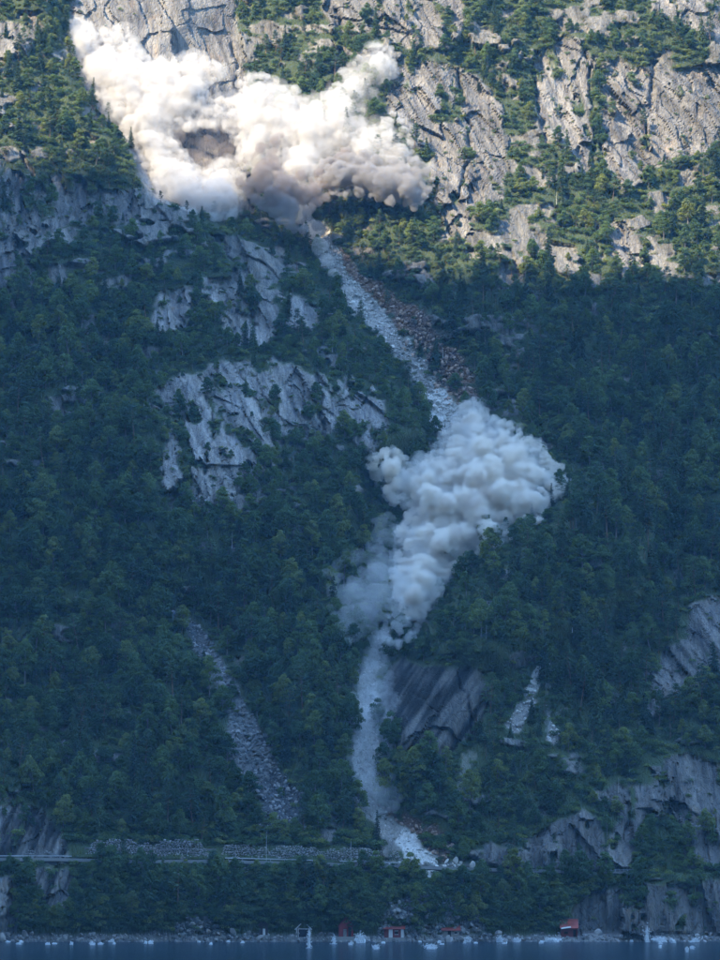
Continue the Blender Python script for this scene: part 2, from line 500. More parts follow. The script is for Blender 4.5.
def terrain_mat():
    m, nt, b = mat("mountain ground")
    gap = ramp(nt, noise(nt, .35, 6, .65), [(.3, (.030, .040, .022)), (.5, (.062, .085, .032)), (.62, (.11, .13, .045)), (.75, (.15, .14, .085))])
    # rock: grey gneiss, darker lichen, water streaks down the fall line, rust
    big = noise(nt, .06, 5, .6)
    rock = ramp(nt, big, [(.3, (.115, .108, .099)), (.5, (.185, .174, .158)), (.7, (.27, .252, .226))])
    fine = noise(nt, .9, 6, .7, mapping(nt, (1, .5, .45), (0, .45, 0)))
    rock = mix(nt, .85, rock, ramp(nt, fine, [(.3, (.42, .42, .43)), (.5, (.9, .9, .9)), (.7, (1.12, 1.09, 1.04))]), 'MULTIPLY')
    st = noise(nt, .5, 5, .6, mapping(nt, (1.2, .2, .08), (0, .2, 0)))
    rock = mix(nt, ramp(nt, st, [(.5, (0, 0, 0)), (.66, (.75, .75, .75))]), rock, (.055, .052, .055))
    ru = noise(nt, .11, 4, .6, mapping(nt, (1, 1, .5)))
    rock = mix(nt, ramp(nt, ru, [(.62, (0, 0, 0)), (.76, (.45, .45, .45))]), rock, (.26, .17, .10))
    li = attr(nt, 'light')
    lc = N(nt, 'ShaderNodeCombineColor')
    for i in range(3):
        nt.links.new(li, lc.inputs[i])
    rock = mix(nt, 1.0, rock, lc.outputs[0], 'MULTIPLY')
    mo = noise(nt, .45, 5, .65)
    rockm = mix(nt, ramp(nt, mo, [(.60, (0, 0, 0)), (.68, (.8, .8, .8))]), rock, (.035, .045, .018))
    vor = N(nt, 'ShaderNodeTexVoronoi')
    vor.inputs['Scale'].default_value = 1.1
    vc = N(nt, 'ShaderNodeSeparateColor')
    nt.links.new(vor.outputs['Color'], vc.inputs[0])
    scr = ramp(nt, vc.outputs[0], [(.0, (.07, .07, .072)), (.5, (.15, .147, .142)), (.9, (.25, .245, .235)), (1, (.38, .37, .355))])
    deb = ramp(nt, vc.outputs[1], [(.0, (.26, .24, .21)), (.5, (.46, .43, .385)), (1, (.62, .585, .53))])
    brn = ramp(nt, noise(nt, .5, 6, .75), [(.3, (.03, .022, .018)), (.5, (.16, .09, .055)), (.6, (.28, .17, .11)), (.72, (.33, .26, .2))])
    col = mix(nt, attr(nt, 'rock'), gap, rockm)
    col = mix(nt, attr(nt, 'scree'), col, scr)
    col = mix(nt, attr(nt, 'brown'), col, brn)
    col = mix(nt, attr(nt, 'deb'), col, deb)
    nt.links.new(col, b.inputs['Base Color'])
    ck = N(nt, 'ShaderNodeTexVoronoi', feature='DISTANCE_TO_EDGE')
    ck.inputs['Scale'].default_value = .8
    nt.links.new(mapping(nt, (1.5, .5, .42), (0, .4, 0)), ck.inputs['Vector'])
    crk = math_(nt, 'MINIMUM', math_(nt, 'MULTIPLY', ck.outputs['Distance'], 7.0), .8)
    bump(nt, b, math_(nt, 'ADD', math_(nt, 'ADD', noise(nt, 1.6, 6, .75), crk), math_(nt, 'MULTIPLY', fine, 1.2)), .65, .5)
    return m

TMAT = terrain_mat()

def tag(o, label=None, category=None, group=None, kind=None):
    for k, v in (('label', label), ('category', category), ('group', group), ('kind', kind)):
        if v:
            o[k] = v
    return o

def new_obj(name, me, parent=None, material=None):
    o = bpy.data.objects.new(name, me)
    sc.collection.objects.link(o)
    if parent is not None:
        o.parent = parent
    if material is not None and me is not None and not me.materials:
        me.materials.append(material)
    return o

def np_mesh(name, v, f, material=None, sm=False):
    """mesh from arrays: v (n,3), f (m,3) or (m,4)"""
    me = bpy.data.meshes.new(name)
    v = np.asarray(v, np.float32); f = np.asarray(f, np.int32)
    k = f.shape[1]
    me.vertices.add(len(v)); me.vertices.foreach_set('co', v.ravel())
    me.loops.add(f.size); me.loops.foreach_set('vertex_index', f.ravel())
    me.polygons.add(len(f)); me.polygons.foreach_set('loop_start', np.arange(0, f.size, k, dtype=np.int32))
    me.polygons.foreach_set('loop_total', np.full(len(f), k, np.int32))
    me.polygons.foreach_set('use_smooth', np.full(len(f), sm, bool))
    me.update(calc_edges=True)
    if material is not None:
        me.materials.append(material)
    return me

# ------------------------------------------------------------------ the mountain sheet, split along its bare rock
def build_terrain():
    nx, nz = len(XS), len(ZS)
    V = np.stack([x_, yt, z_], 1)
    J, I = np.meshgrid(np.arange(nz - 1), np.arange(nx - 1), indexing='ij')
    a = (J * nx + I).ravel()
    F = np.stack([a, a + 1, a + nx + 1, a + nx], 1)
    reg = MK['reg'].copy()
    reg[(reg > 0) & (reg < 100) & (MK['rock'] < .5)] = 0
    fr = np.max(reg[F], axis=1)
    names = {0: ("mountain_slope", "steep mountainside of dark soil and moss under the forest", "mountainside")}
    for i, c in enumerate(CLIFFS):
        names[i + 1] = (c[0], c[1], "cliff" if c[0] == 'cliff' else "rock")
    for i, c in enumerate(SCREE):
        names[100 + i] = (c[0], c[1], "scree")
    names[200] = ("rockfall_chute", "pale and rust brown rockfall chute between the two dust clouds", "rockfall")
    names[201] = ("rockfall_chute", "pale fresh rockfall streak running past the striped slab to the road", "rockfall")
    for r, (nm, lab, cat) in names.items():
        f = F[fr == r]
        if len(f) == 0:
            continue
        used, inv = np.unique(f, return_inverse=True)
        me = np_mesh(nm, V[used], inv.reshape(f.shape), TMAT, r == 0)
        for k in ('rock', 'scree', 'deb', 'brown', 'light'):
            at = me.attributes.new(k, 'FLOAT', 'POINT')
            at.data.foreach_set('value', MK[k][used].astype(np.float32))
        o = new_obj(nm, me)
        tag(o, lab, None, None, 'structure')
build_terrain()

# ------------------------------------------------------------------ fjord water
def build_water():
    m, nt, b = mat("fjord water")
    b.inputs['Base Color'].default_value = (.005, .024, .040, 1)
    b.inputs['Roughness'].default_value = .12
    b.inputs['Specular IOR Level'].default_value = .2
    bump(nt, b, noise(nt, .9, 6, .7, mapping(nt, (1, .45, 1))), 1.0, .5)
    n = 60
    xs = np.linspace(-2500, 2500, n); ys = np.linspace(-2400, 12, n)
    X, Y = np.meshgrid(xs, ys)
    J, I = np.meshgrid(np.arange(n - 1), np.arange(n - 1), indexing='ij')
    a = (J * n + I).ravel()
    F = np.stack([a, a + 1, a + n + 1, a + n], 1)
    me = np_mesh("water", np.stack([X.ravel(), Y.ravel(), np.zeros(n * n)], 1), F, m)
    tag(new_obj("water", me), "dark blue fjord water with small ripples", None, None, 'structure')
build_water()

# ------------------------------------------------------------------ the mountain across the fjord, behind the camera, that shades the lower slope
def build_far_mountain():
    L = 2100
    edge = [(-140, 178), (0, 186), (75, 196), (150, 204), (215, 218), (255, 224), (300, 236), (360, 250), (420, 266), (500, 276), (600, 284), (720, 292), (860, 300)]
    bx, by, bz = hit([e[0] for e in edge], [e[1] for e in edge])
    z = np.interp(np.arange(len(edge)), np.arange(len(edge)), bz)
    # keep the line even: fit the depths
    cx, cyy, cz = bx + SUNV[0] * L, by + SUNV[1] * L, bz + SUNV[2] * L
    pts = [(-4200, -700, 1500), (-3100, -650, 1750), (-2300, -640, 1800), (-1650, cyy[0] - 30, cz[0] + 60)]
    pts += [(cx[i], cyy[i], cz[i]) for i in range(len(edge))]
    pts += [(cx[-1] + 150, cyy[-1] - 10, cz[-1] + 5), (cx[-1] + 420, cyy[-1] - 60, cz[-1] - 220), (-420, -1500, 1300), (200, -2000, 1250), (1200, -2300, 1350), (3000, -2500, 1250)]
    pts = np.array(pts)
    # cross-section rows: from the far foot over the crest to the near foot
    S = [(-1300, -30, 0), (-700, .5, 1), (-150, .9, 1), (0, 1.0, 0), (60, .93, 0), (180, .72, 1), (330, .40, 1), (470, .12, 1), (520, -30, 0)]
    V, rows = [], len(S)
    for i, p in enumerate(pts):
        for j, (d, h, w) in enumerate(S):
            zz = p[2] * h if h > 0 else h
            jit = 40 * w
            V.append((p[0] + random.uniform(-jit, jit), p[1] + d + random.uniform(-jit, jit), zz))
    F = []
    for i in range(len(pts) - 1):
        for j in range(rows - 1):
            a = i * rows + j
            F.append((a, a + rows, a + rows + 1, a + 1))
    m, nt, b = mat("far mountain")
    c = ramp(nt, noise(nt, .012, 8, .6), [(.4, (.03, .045, .02)), (.55, (.05, .07, .03)), (.62, (.25, .24, .22))])
    nt.links.new(c, b.inputs['Base Color'])
    me = np_mesh("opposite_mountain", np.array(V), np.array(F), m)
    tag(new_obj("opposite_mountain", me), "forested mountain across the fjord that shades the lower slope", None, None, 'structure')
build_far_mountain()

# ------------------------------------------------------------------ trees
def leaf_mat(name, stops, trans=.25):
    m, nt, b = mat(name)
    oi = N(nt, 'ShaderNodeObjectInfo')
    base = ramp(nt, oi.outputs['Random'], stops)
    nz = noise(nt, .8, 3, .6)
    base = mix(nt, .8, base, ramp(nt, nz, [(.3, (.6, .65, .6)), (.7, (1.35, 1.3, 1.1))]), 'MULTIPLY')
    nt.links.new(base, b.inputs['Base Color'])
    b.inputs['Roughness'].default_value = .7
    t = N(nt, 'ShaderNodeBsdfTranslucent')
    nt.links.new(base, t.inputs[0])
    ms = N(nt, 'ShaderNodeMixShader')
    ms.inputs[0].default_value = trans
    nt.links.new(b.outputs[0], ms.inputs[1])
    nt.links.new(t.outputs[0], ms.inputs[2])
    out = [n for n in nt.nodes if n.type == 'OUTPUT_MATERIAL'][0]
    nt.links.new(ms.outputs[0], out.inputs[0])
    return m

BIRCH = leaf_mat("broadleaf leaves", [(0, (.050, .095, .046)), (.3, (.078, .134, .058)), (.75, (.126, .186, .066)), (1, (.205, .235, .072))], .55)
PINEM = leaf_mat("pine needles", [(0, (.030, .060, .036)), (.5, (.048, .088, .046)), (1, (.082, .130, .056))], .25)

def bark_mat(name, c1, c2):
    m, nt, b = mat(name)
    nt.links.new(ramp(nt, noise(nt, 2.5, 4, .7, mapping(nt, (3, 3, .6))), [(.35, c1), (.65, c2)]), b.inputs['Base Color'])
    return m
BARK = bark_mat("grey bark", (.10, .085, .07), (.26, .24, .21))
PBARK = bark_mat("pine bark", (.09, .06, .045), (.24, .15, .10))
DEADM = bark_mat("bleached dead wood", (.34, .32, .29), (.55, .52, .48))

def tube(path, radii, sides=5):
    path = np.asarray(path, float)
    V, F = [], []
    for i, p in enumerate(path):
        d = path[min(i + 1, len(path) - 1)] - path[max(i - 1, 0)]
        d = d / (np.linalg.norm(d) + 1e-9)
        a = np.cross(d, [0.3, 1, 0.1]); a /= np.linalg.norm(a) + 1e-9
        b = np.cross(d, a)
        for k in range(sides):
            t = 2 * math.pi * k / sides
            V.append(p + radii[i] * (math.cos(t) * a + math.sin(t) * b))
    for i in range(len(path) - 1):
        for k in range(sides):
            F.append((i * sides + k, i * sides + (k + 1) % sides, (i + 1) * sides + (k + 1) % sides, (i + 1) * sides + k))
    return np.array(V), np.array(F)

def join(parts):
    V, F, o = [], [], 0
    for v, f in parts:
        V.append(v); F.append(f + o); o += len(v)
    return np.concatenate(V), np.concatenate(F)

def quads(c, n, size, rng, flat=1.0):
    """leaf clump faces at centres c facing roughly n"""
    m = len(c)
    n = n + rng.normal(0, .45, (m, 3))
    n /= np.linalg.norm(n, axis=1)[:, None] + 1e-9
    a = np.cross(n, rng.normal(0, 1, (m, 3))); a /= np.linalg.norm(a, axis=1)[:, None] + 1e-9
    b = np.cross(n, a)
    s = (size * rng.uniform(.6, 1.3, m))[:, None]
    a, b = a * s, b * s * flat
    V = np.stack([c - a * .5, c + b * .35 - n * s * .1, c + a * .6, c - b * .4], 1).reshape(-1, 3)
    F = np.arange(4 * m).reshape(-1, 4)
    return V, F

def broadleaf(seed, h=8.0, w=2.6, lobes=26, per=95, low=.12):
    r = np.random.default_rng(seed)
    top = np.array([r.uniform(-.5, .5), r.uniform(-.5, .5), h * .86])
    path = [np.zeros(3), top * [.2, .2, .3] + [r.uniform(-.2, .2), 0, 0], top * [.6, .6, .65], top]
    tr = [tube(path, [.17, .13, .08, .02])]
    lf = []
    for i in range(lobes):
        t = r.uniform(low, 1) ** .9
        prof = math.sin(math.pi * min(1, (t - low + .13) / (1.16 - low)) ** .85)
        ang = i * 2.4 + r.uniform(-.5, .5)
        rad = w * prof * r.uniform(.35, .85)
        c = np.array([math.cos(ang) * rad, math.sin(ang) * rad, h * (.08 + .85 * t)])
        lr = r.uniform(.62, 1.15) * (.75 + .35 * prof) * w / 2.6
        d = r.normal(0, 1, (per, 3)); d /= np.linalg.norm(d, axis=1)[:, None]
        d[:, 2] = np.where(d[:, 2] < -.35, -d[:, 2], d[:, 2])
        rr = lr * (1 + .28 * np.sin(d[:, 0] * 5 + i) * np.cos(d[:, 1] * 4 - i)) * r.uniform(.72, 1.08, per)
        p = c + d * rr[:, None] * [1, 1, .8]
        lf.append(quads(p, d, .40, r))
        if i % 3 == 0:
            s = np.array(path[1]) + (np.array(path[2]) - path[1]) * min(1, max(0, t - .2))
            tr.append(tube([s, (s + c) / 2 + [0, 0, .15], c], [.06, .045, .015], 4))
    return join(tr), join(lf)

def pine(seed, h=9.5, w=2.3, pads=22, per=60, bare=.38):
    r = np.random.default_rng(seed)
    lean = np.array([r.uniform(-.5, .5), r.uniform(-.4, .4), 0])
    P = lambda t: lean * t + np.array([.18 * math.sin(t * 5 + seed), 0, h * t])
    tr = [tube([P(t) for t in np.linspace(0, .98, 7)], np.linspace(.17, .02, 7))]
    lf = []
    for i in range(pads):
        t = bare + (1 - bare) * (i + .5) / pads + r.uniform(-.02, .02)
        prof = (1 - ((t - bare) / (1 - bare)) ** 1.7) * .9 + .12
        if i < 4: prof *= .6
        ang = i * 2.4 + r.uniform(-.6, .6)
        rad = w * prof * r.uniform(.5, .9)
        c = P(t) + [math.cos(ang) * rad, math.sin(ang) * rad, r.uniform(-.05, .3)]
        if i == pads - 1: c = P(1.0)
        lr = r.uniform(.55, .95)
        d = r.normal(0, 1, (per, 3)); d /= np.linalg.norm(d, axis=1)[:, None]
        p = c + d * (lr * r.uniform(.4, 1.05, per))[:, None] * [1.1, 1.1, .42]
        d[:, 2] = abs(d[:, 2]) * 1.3 + .3
        lf.append(quads(p, d, .34, r, .6))
        tr.append(tube([P(t - .03), c - [0, 0, .1]], [.05, .02], 4))
    return join(tr), join(lf)

def spruce(seed, h=11.0, w=2.2, layers=20):
    r = np.random.default_rng(seed)
    tr = [tube([(0, 0, 0), (0, 0, h * .5), (.05, 0, h)], [.17, .1, .015])]
    lf = []
    for L in range(layers):
        t = .10 + .88 * L / layers
        R_ = w * (1 - t) ** .85 + .12
        n = max(5, int(11 * (1 - t) + 4))
        for k in range(n):
            ang = 2 * math.pi * k / n + r.uniform(-.3, .3) + L
            l = R_ * r.uniform(.7, 1.12)
            dr = np.array([math.cos(ang), math.sin(ang), 0])
            m = max(5, int(20 * l / w))
            q = r.uniform(.12, 1, m)
            p = np.array([0, 0, h * (t + r.uniform(-.035, .03))]) + dr * (q * l)[:, None] + np.stack([r.normal(0, .12, m), r.normal(0, .12, m), -.34 * q ** 1.5 * l + r.normal(0, .08, m)], 1)
            lf.append(quads(p, np.tile(dr * .35 + [0, 0, 1], (m, 1)), .50, r, .7))
    return join(tr), join(lf)

def bush(seed):
    r = np.random.default_rng(seed)
    lf = []
    for i in range(7):
        a = i * 2.4
        c = np.array([math.cos(a) * .9, math.sin(a) * .9, .6 + r.uniform(0, .8)])
        d = r.normal(0, 1, (45, 3)); d /= np.linalg.norm(d, axis=1)[:, None]
        d[:, 2] = abs(d[:, 2])
        lf.append(quads(c + d * r.uniform(.5, .9), d, .34, r))
    return join(lf)

def dead_tree(seed, h=8.5):
    r = np.random.default_rng(seed)
    P = lambda t: np.array([.5 * t + .1 * math.sin(6 * t + seed), 0, h * t])
    tr = [tube([P(t) for t in np.linspace(0, 1, 6)], np.linspace(.2, .03, 6))]
    br = []
    for i in range(9):
        t = .35 + .07 * i
        a = i * 2.4
        l = 1.3 * (1.2 - t)
        br.append(tube([P(t), P(t) + [math.cos(a) * l, math.sin(a) * l, .35 * l]], [.06, .015], 4))
    return join(tr), join(br)

KINDS = []     # name, height, trunk mesh, crown mesh, joined mesh
def kind(name, h, tr, lf, bark, leaf):
    tm = np_mesh(name + "_trunk", *tr, bark)
    lm = np_mesh(name + "_crown", *lf, leaf)
    v, f = join([tr, lf])
    jm = np_mesh(name, v, f)
    jm.materials.append(bark); jm.materials.append(leaf)
    mi = np.zeros(len(f), np.int32); mi[len(tr[1]):] = 1
    jm.polygons.foreach_set('material_index', mi)
    KINDS.append((name, h, tm, lm, jm))
for s_, (h_, w_, lo_) in enumerate([(8, 2.7, .14), (8.6, 2.3, .18), (7.2, 3.0, .12), (9.2, 2.6, .2), (6.6, 2.2, .12)]):
    kind("broadleaf_tree", h_, *broadleaf(s_ + 1, h_, w_, low=lo_), BARK, BIRCH)
for s_, (h_, w_, b_) in enumerate([(9.5, 2.1, .40), (8.2, 2.4, .30), (10.6, 1.9, .48), (7.4, 2.0, .25)]):
    kind("pine_tree", h_, *pine(s_ + 3, h_, w_, bare=b_), PBARK, PINEM)
for s_, (h_, w_) in enumerate([(11, 2.1), (9, 1.9), (12.5, 2.2)]):
    kind("spruce_tree", h_, *spruce(s_ + 3, h_, w_), PBARK, PINEM)
KN = {n: [i for i, k in enumerate(KINDS) if k[0] == n] for n in ("broadleaf_tree", "pine_tree", "spruce_tree")}
BUSHES = [np_mesh("bush", *bush(i), BIRCH) for i in range(3)]

B_OUT = R(470,400, 478,402, 486,416, 500,424, 515,426, 528,440, 543,448, 546,462, 560,468, 567,480, 560,495, 545,500, 540,518, 533,522, 522,520, 512,535, 495,545, 478,552, 466,565, 452,567, 444,585, 432,598, 424,612, 408,618, 398,600, 393,575, 398,550, 400,525, 412,512, 405,497, 395,502, 385,490, 371,466, 378,455, 395,452, 406,468, 420,458, 440,455, 446,435, 455,428, 460,415)
# where trees stand: a jittered grid over the slope, thinned by the bare ground
def scatter(step, jit, seed, x0=-160, x1=160, z0=1.5, z1=372):
    r = np.random.default_rng(seed)
    gx, gz = np.meshgrid(np.arange(x0, x1, step), np.arange(z0, z1, step))
    gx = gx + (np.arange(gx.shape[0]) % 2)[:, None] * step * .5
    gx = gx.ravel() + r.uniform(-jit, jit, gx.size); gz = gz.ravel() + r.uniform(-jit, jit, gz.size)
    return gx, gz, r

Gk = {k: MK[k].reshape(GX.shape).astype(float) for k in ('rock', 'scree', 'deb', 'brown')}
def bare_at(x, z):
    return (sample(Gk['rock'], x, z), sample(Gk['scree'], x, z), sample(Gk['deb'], x, z), sample(Gk['brown'], x, z))

def road_off(x, z):
    return z - road_z(x)

tx, tz, rg = scatter(4.05, 1.9, 5)
rk, scv, db, bw = bare_at(tx, tz)
ty = sample(YT, tx, tz)
tpx, tpy, tdep = project(tx, ty, tz)
ro = road_off(tx, tz)
p_keep = np.ones(tx.shape)
p_keep = np.where(rk > .45, np.where(tpy < 260, .13, .16), p_keep)
p_keep = np.where(poly_sd(tpx, tpy, SLAB) < 2, 0.0, p_keep)
p_keep = np.where(poly_sd(tpx, tpy, CLIFFS[0][2]) < 0, 0.0, p_keep)
p_keep = np.where((rk > .45) & (tpx > 130) & (tpx < 400) & (tpy > 270) & (tpy < 530), .10, p_keep)
p_keep = np.where((rk > .45) & (tpx > 470) & (tpy > 580), .05, p_keep)
p_keep = np.where(scv > .4, .03, p_keep)
p_keep = np.where((db > .3) | (bw > .45), 0.02, p_keep)
p_keep = np.where((ro > -1.2) & (ro < np.where(tpx < 430, 6.2, 1.0)), 0.0, p_keep)
p_keep = np.where(tz < 2.6, 0.0, p_keep)
# thinner wood high up in the sun
p_keep = p_keep * np.where(tpy < 290, .62, 1.0)
keep = rg.uniform(0, 1, tx.shape) < p_keep
# nothing grows where the dust cloud boils up
keep &= poly_sd(tpx, tpy, B_OUT) > -6
# houses keep a clearing
HOUSES_PX = [303, 346, 392, 450, 569, 262]
for hx in HOUSES_PX:
    keep &= ~((abs(tpx - hx) < 17) & (tz < 6.5))
tx, tz, ty, tpx, tpy, tdep, ro, rkk = [a[keep] for a in (tx, tz, ty, tpx, tpy, tdep, ro, rk)]
n_t = len(tx)
fl = fbm(tpx / 60, tpy / 60, 3, 99) + rg.normal(0, .22, n_t)
conif = np.where(tpy < 300, .30, np.where((tpx > 420) & (tpy < 780), .50, .12))
conif = np.where((tpx > 240) & (tpx < 460) & (tpy > 200) & (tpy < 400), .4, conif)
conif = np.where((tpx < 190) & (tpy > 20) & (tpy < 230), .55, conif)
conif = np.where(tpy > 840, .08, conif)
u01 = (np.argsort(np.argsort(fl)) + .5) / n_t
isc = u01 < conif * (1.0) 
isc = rg.uniform(0, 1, n_t) < np.clip(conif + (.5 - u01) * .8, 0.02, .95) * (conif > .05)
idx = np.where(isc, np.where(rg.uniform(0, 1, n_t) < .55, rg.choice(KN['pine_tree'], n_t), rg.choice(KN['spruce_tree'], n_t)), rg.choice(KN['broadleaf_tree'], n_t))
scl = (.58 + .80 * rg.uniform(0, 1, n_t) ** 1.4) * np.where(rkk > .45, .55, 1.0)
scl = scl * np.interp(tpy, [0, 280, 330, 600, 860], [.80, .88, 1.02, 1.22, 1.10])
# low wood in front of the outcrop and the roadside cliffs, so that the rock shows
lowz = ((tpx > 470) & (tpy > 735) & (tpy < 880)) | ((tpx > 140) & (tpx < 400) & (tpy > 330) & (tpy < 540))
scl = np.where(lowz, scl * .74, scl)
d_s, _ = line_d(tpx, tpy, [(182, 622), (212, 655), (240, 705), (256, 760), (290, 830)])
scl = np.where((d_s < 15), scl * .72, scl)
scl = np.where((tpx > 500) & (tpx < 565) & (tpy > 690) & (tpy < 765), scl * .6, scl)
scl = np.where(isc & (tpx > 355) & (tpx < 480) & (tpy > 560) & (tpy < 870), scl * .55, scl)
scl = np.where((poly_sd(tpx, tpy, B_OUT) < 22) & isc, scl * .6, scl)
# just below the road trees must leave the guardrail and wall in view
hgt = np.array([k[1] for k in KINDS])[idx] * scl
room = np.where((ro < 0) & (ro > -26) & (tpx < 480), (-ro) * (914 / tdep) + rg.choice([1.0, 2.0, 3.0, 5.5], n_t) + np.where((tpx > 82) & (tpx < 226), 4.5, 0), 99)
room = np.where((tpx > 30) & (tpx < 85) & (ro < 0), room * .35, room)
scl = np.where(hgt > room, scl * np.maximum(room, 1.8) / hgt, scl)
hgt = np.array([k[1] for k in KINDS])[idx] * scl
rot = rg.uniform(0, 6.28, n_t)
tilt = rg.normal(0, .05, (n_t, 2))

# which ones show, and how large
infr = (tpx > 0) & (tpx < 720) & (tpy > -5) & (tpy < 960)
vis = infr.copy()
cx_, cy_, cz_ = tx[infr], ty[infr], tz[infr] + hgt[infr] * .75
qx, qy, _ = project(cx_, cy_ - 2.5, cz_)
hx_, hy_, hz_ = hit(qx, np.clip(qy, -20, 990), 1.5)
vis[infr] = hy_ > cy_ - 6
size = np.where(vis, hgt / tdep, 0)

col_src = bpy.data.collections.new("tree sources")       # not linked: only the meshes that the forest instances
for i, k in enumerate(KINDS):
    col_src.objects.link(bpy.data.objects.new(f"tree_kind_{chr(97 + i)}", k[4]))
col_bush = bpy.data.collections.new("bush sources")
for i, me_ in enumerate(BUSHES):
    col_bush.objects.link(bpy.data.objects.new(f"bush_kind_{chr(97 + i)}", me_))

def instancer(name, P, ROT, SC, IDX, coll):
    me = bpy.data.meshes.new(name)
    me.vertices.add(len(P)); me.vertices.foreach_set('co', np.asarray(P, np.float32).ravel())
    a = me.attributes.new('rot', 'FLOAT_VECTOR', 'POINT'); a.data.foreach_set('vector', np.asarray(ROT, np.float32).ravel())
    a = me.attributes.new('scl', 'FLOAT', 'POINT'); a.data.foreach_set('value', np.asarray(SC, np.float32))
    a = me.attributes.new('kind', 'INT', 'POINT'); a.data.foreach_set('value', np.asarray(IDX, np.int32))
    o = new_obj(name, me)
    ng = bpy.data.node_groups.new(name, 'GeometryNodeTree')
    ng.interface.new_socket(name="Geometry", in_out='INPUT', socket_type='NodeSocketGeometry')
    ng.interface.new_socket(name="Geometry", in_out='OUTPUT', socket_type='NodeSocketGeometry')
    gi, go = ng.nodes.new('NodeGroupInput'), ng.nodes.new('NodeGroupOutput')
    ip = ng.nodes.new('GeometryNodeInstanceOnPoints')
    ci = ng.nodes.new('GeometryNodeCollectionInfo')
    ci.inputs['Collection'].default_value = coll
    ci.inputs['Separate Children'].default_value = True
    ci.inputs['Reset Children'].default_value = True
    ip.inputs['Pick Instance'].default_value = True
    def na(n_, t_):
        q = ng.nodes.new('GeometryNodeInputNamedAttribute'); q.data_type = t_; q.inputs['Name'].default_value = n_
        return q.outputs['Attribute']
    L = ng.links.new
    L(gi.outputs[0], ip.inputs['Points'])
    L(ci.outputs[0], ip.inputs['Instance'])
    L(na('kind', 'INT'), ip.inputs['Instance Index'])
    er = ng.nodes.new('FunctionNodeEulerToRotation')
    L(na('rot', 'FLOAT_VECTOR'), er.inputs[0])
    L(er.outputs[0], ip.inputs['Rotation'])
    L(na('scl', 'FLOAT'), ip.inputs['Scale'])
    L(ip.outputs[0], go.inputs[0])
    md = o.modifiers.new("instances", 'NODES')
    md.node_group = ng
    return o

# ---- landmarks used to say which tree is meant
MARKS = [("the sunlit dust cloud", 340, 130), ("the pale smooth cliff wall", 200, 60), ("the ribbed sunlit cliff", 455, 150), ("the fractured cliff near the right edge", 660, 120),
 ("the warm brown rock band", 80, 200), ("the top of the rockfall chute", 345, 290), ("the big grey outcrop", 270, 420), ("the pointed slabs atop the outcrop", 265, 310),
 ("the grey billowing dust cloud", 480, 470), ("the thin lower dust veil", 370, 590), ("the top of the scree tongue", 195, 630), ("the foot of the scree tongue", 285, 810),
 ("the dark striped slab", 435, 710), ("the white debris patches", 525, 700), ("the rounded slabs at the right edge", 690, 650), ("the blocky roadside cliff", 620, 830),
 ("the dark rounded slab by the road", 35, 830), ("the stone wall by the road", 150, 856), ("the small concrete bridge", 618, 872), ("the white boathouse", 303, 930),
 ("the red gabled boathouse", 346, 928), ("the red house with white posts", 392, 928), ("the red roofed shed", 450, 928), ("the red cabin under the sea cliff", 569, 928),
 ("the shore scree at left", 200, 920), ("the shore cliff at bottom left", 8, 910), ("the fallen blocks on the road", 450, 862), ("the dark upper right forest", 640, 420), ("the dark left forest", 60, 480), ("the lower left forest", 90, 730)]
ORD = ("first second third fourth fifth sixth seventh eighth ninth tenth eleventh twelfth thirteenth fourteenth fifteenth sixteenth seventeenth eighteenth nineteenth twentieth".split() + ["twenty-" + q for q in "first second third fourth fifth sixth seventh eighth ninth".split()] + ["thirtieth"])
used_lab = {}
def where_words(px, py, what):
    d = [(math.hypot(px - m[1], py - m[2]), m) for m in MARKS]
    d.sort(key=lambda q: q[0])
    _, m = d[0]
    dx, dy = px - m[1], py - m[2]
    if abs(dx) > abs(dy) * 1.2:
        rel = "left of" if dx < 0 else "right of"
    else:
        rel = "above" if dy < 0 else "below"
    key = (what, rel, m[0])
    used_lab[key] = used_lab.get(key, 0) + 1
    n = used_lab[key]
    return rel, m[0], n

def make_tree(i, first_of):
    nm, h, tm, lm, _ = KINDS[idx[i]]
    root = bpy.data.objects.new(nm, None)
    sc.collection.objects.link(root)
    root.empty_display_size = .5
    root.location = (tx[i], ty[i] + .25, tz[i] - .15)
    root.rotation_euler = (tilt[i, 0], tilt[i, 1], rot[i])
    root.scale = (scl[i],) * 3
    new_obj("trunk", tm, root)
    new_obj("crown", lm, root)
    return root

sel = []
for kn, cap in (("broadleaf_tree", 300), ("pine_tree", 300), ("spruce_tree", 150)):
    c = np.flatnonzero(np.isin(idx, KN[kn]) & (size > 0))
    c = c[np.argsort(-size[c])][:cap]
    sel.append((kn, c))
solo = np.zeros(n_t, bool)
for kn, c in sel:
    # order by distance to landmark so ordinals count outwards
    items = []
    for i in c:
        dmin = min(math.hypot(tpx[i] - m[1], tpy[i] - m[2]) for m in MARKS)
        items.append((dmin, i))
    items.sort()
    for _, i in items:
        solo[i] = True
        o = make_tree(i, None)
        word = {"broadleaf_tree": "broadleaf tree", "pine_tree": "pine tree", "spruce_tree": "spruce tree"}[kn]
        lit = "sunlit" if tpy[i] < 200 + (tpx[i] / 720) * 90 else "shaded"
        big = "tall" if hgt[i] > 7.6 else ("small" if hgt[i] < 5.2 else "mid-sized")
        look = f"{big} {lit} {word}"
        rel, mk, n = where_words(tpx[i], tpy[i], look)
        od = ORD[n - 1] if n <= len(ORD) else None
        lab = f"{look}, {od} one {rel} {mk}" if od else f"{look} far {rel} {mk}"
        tag(o, lab, "tree", word + "s on the mountainside")
rest = ~solo
P = np.stack([tx, ty + .25, tz - .15], 1)[rest]
RT = np.stack([tilt[:, 0], tilt[:, 1], rot], 1)[rest]
fo = instancer("forest", P, RT, scl[rest], idx[rest], col_src)
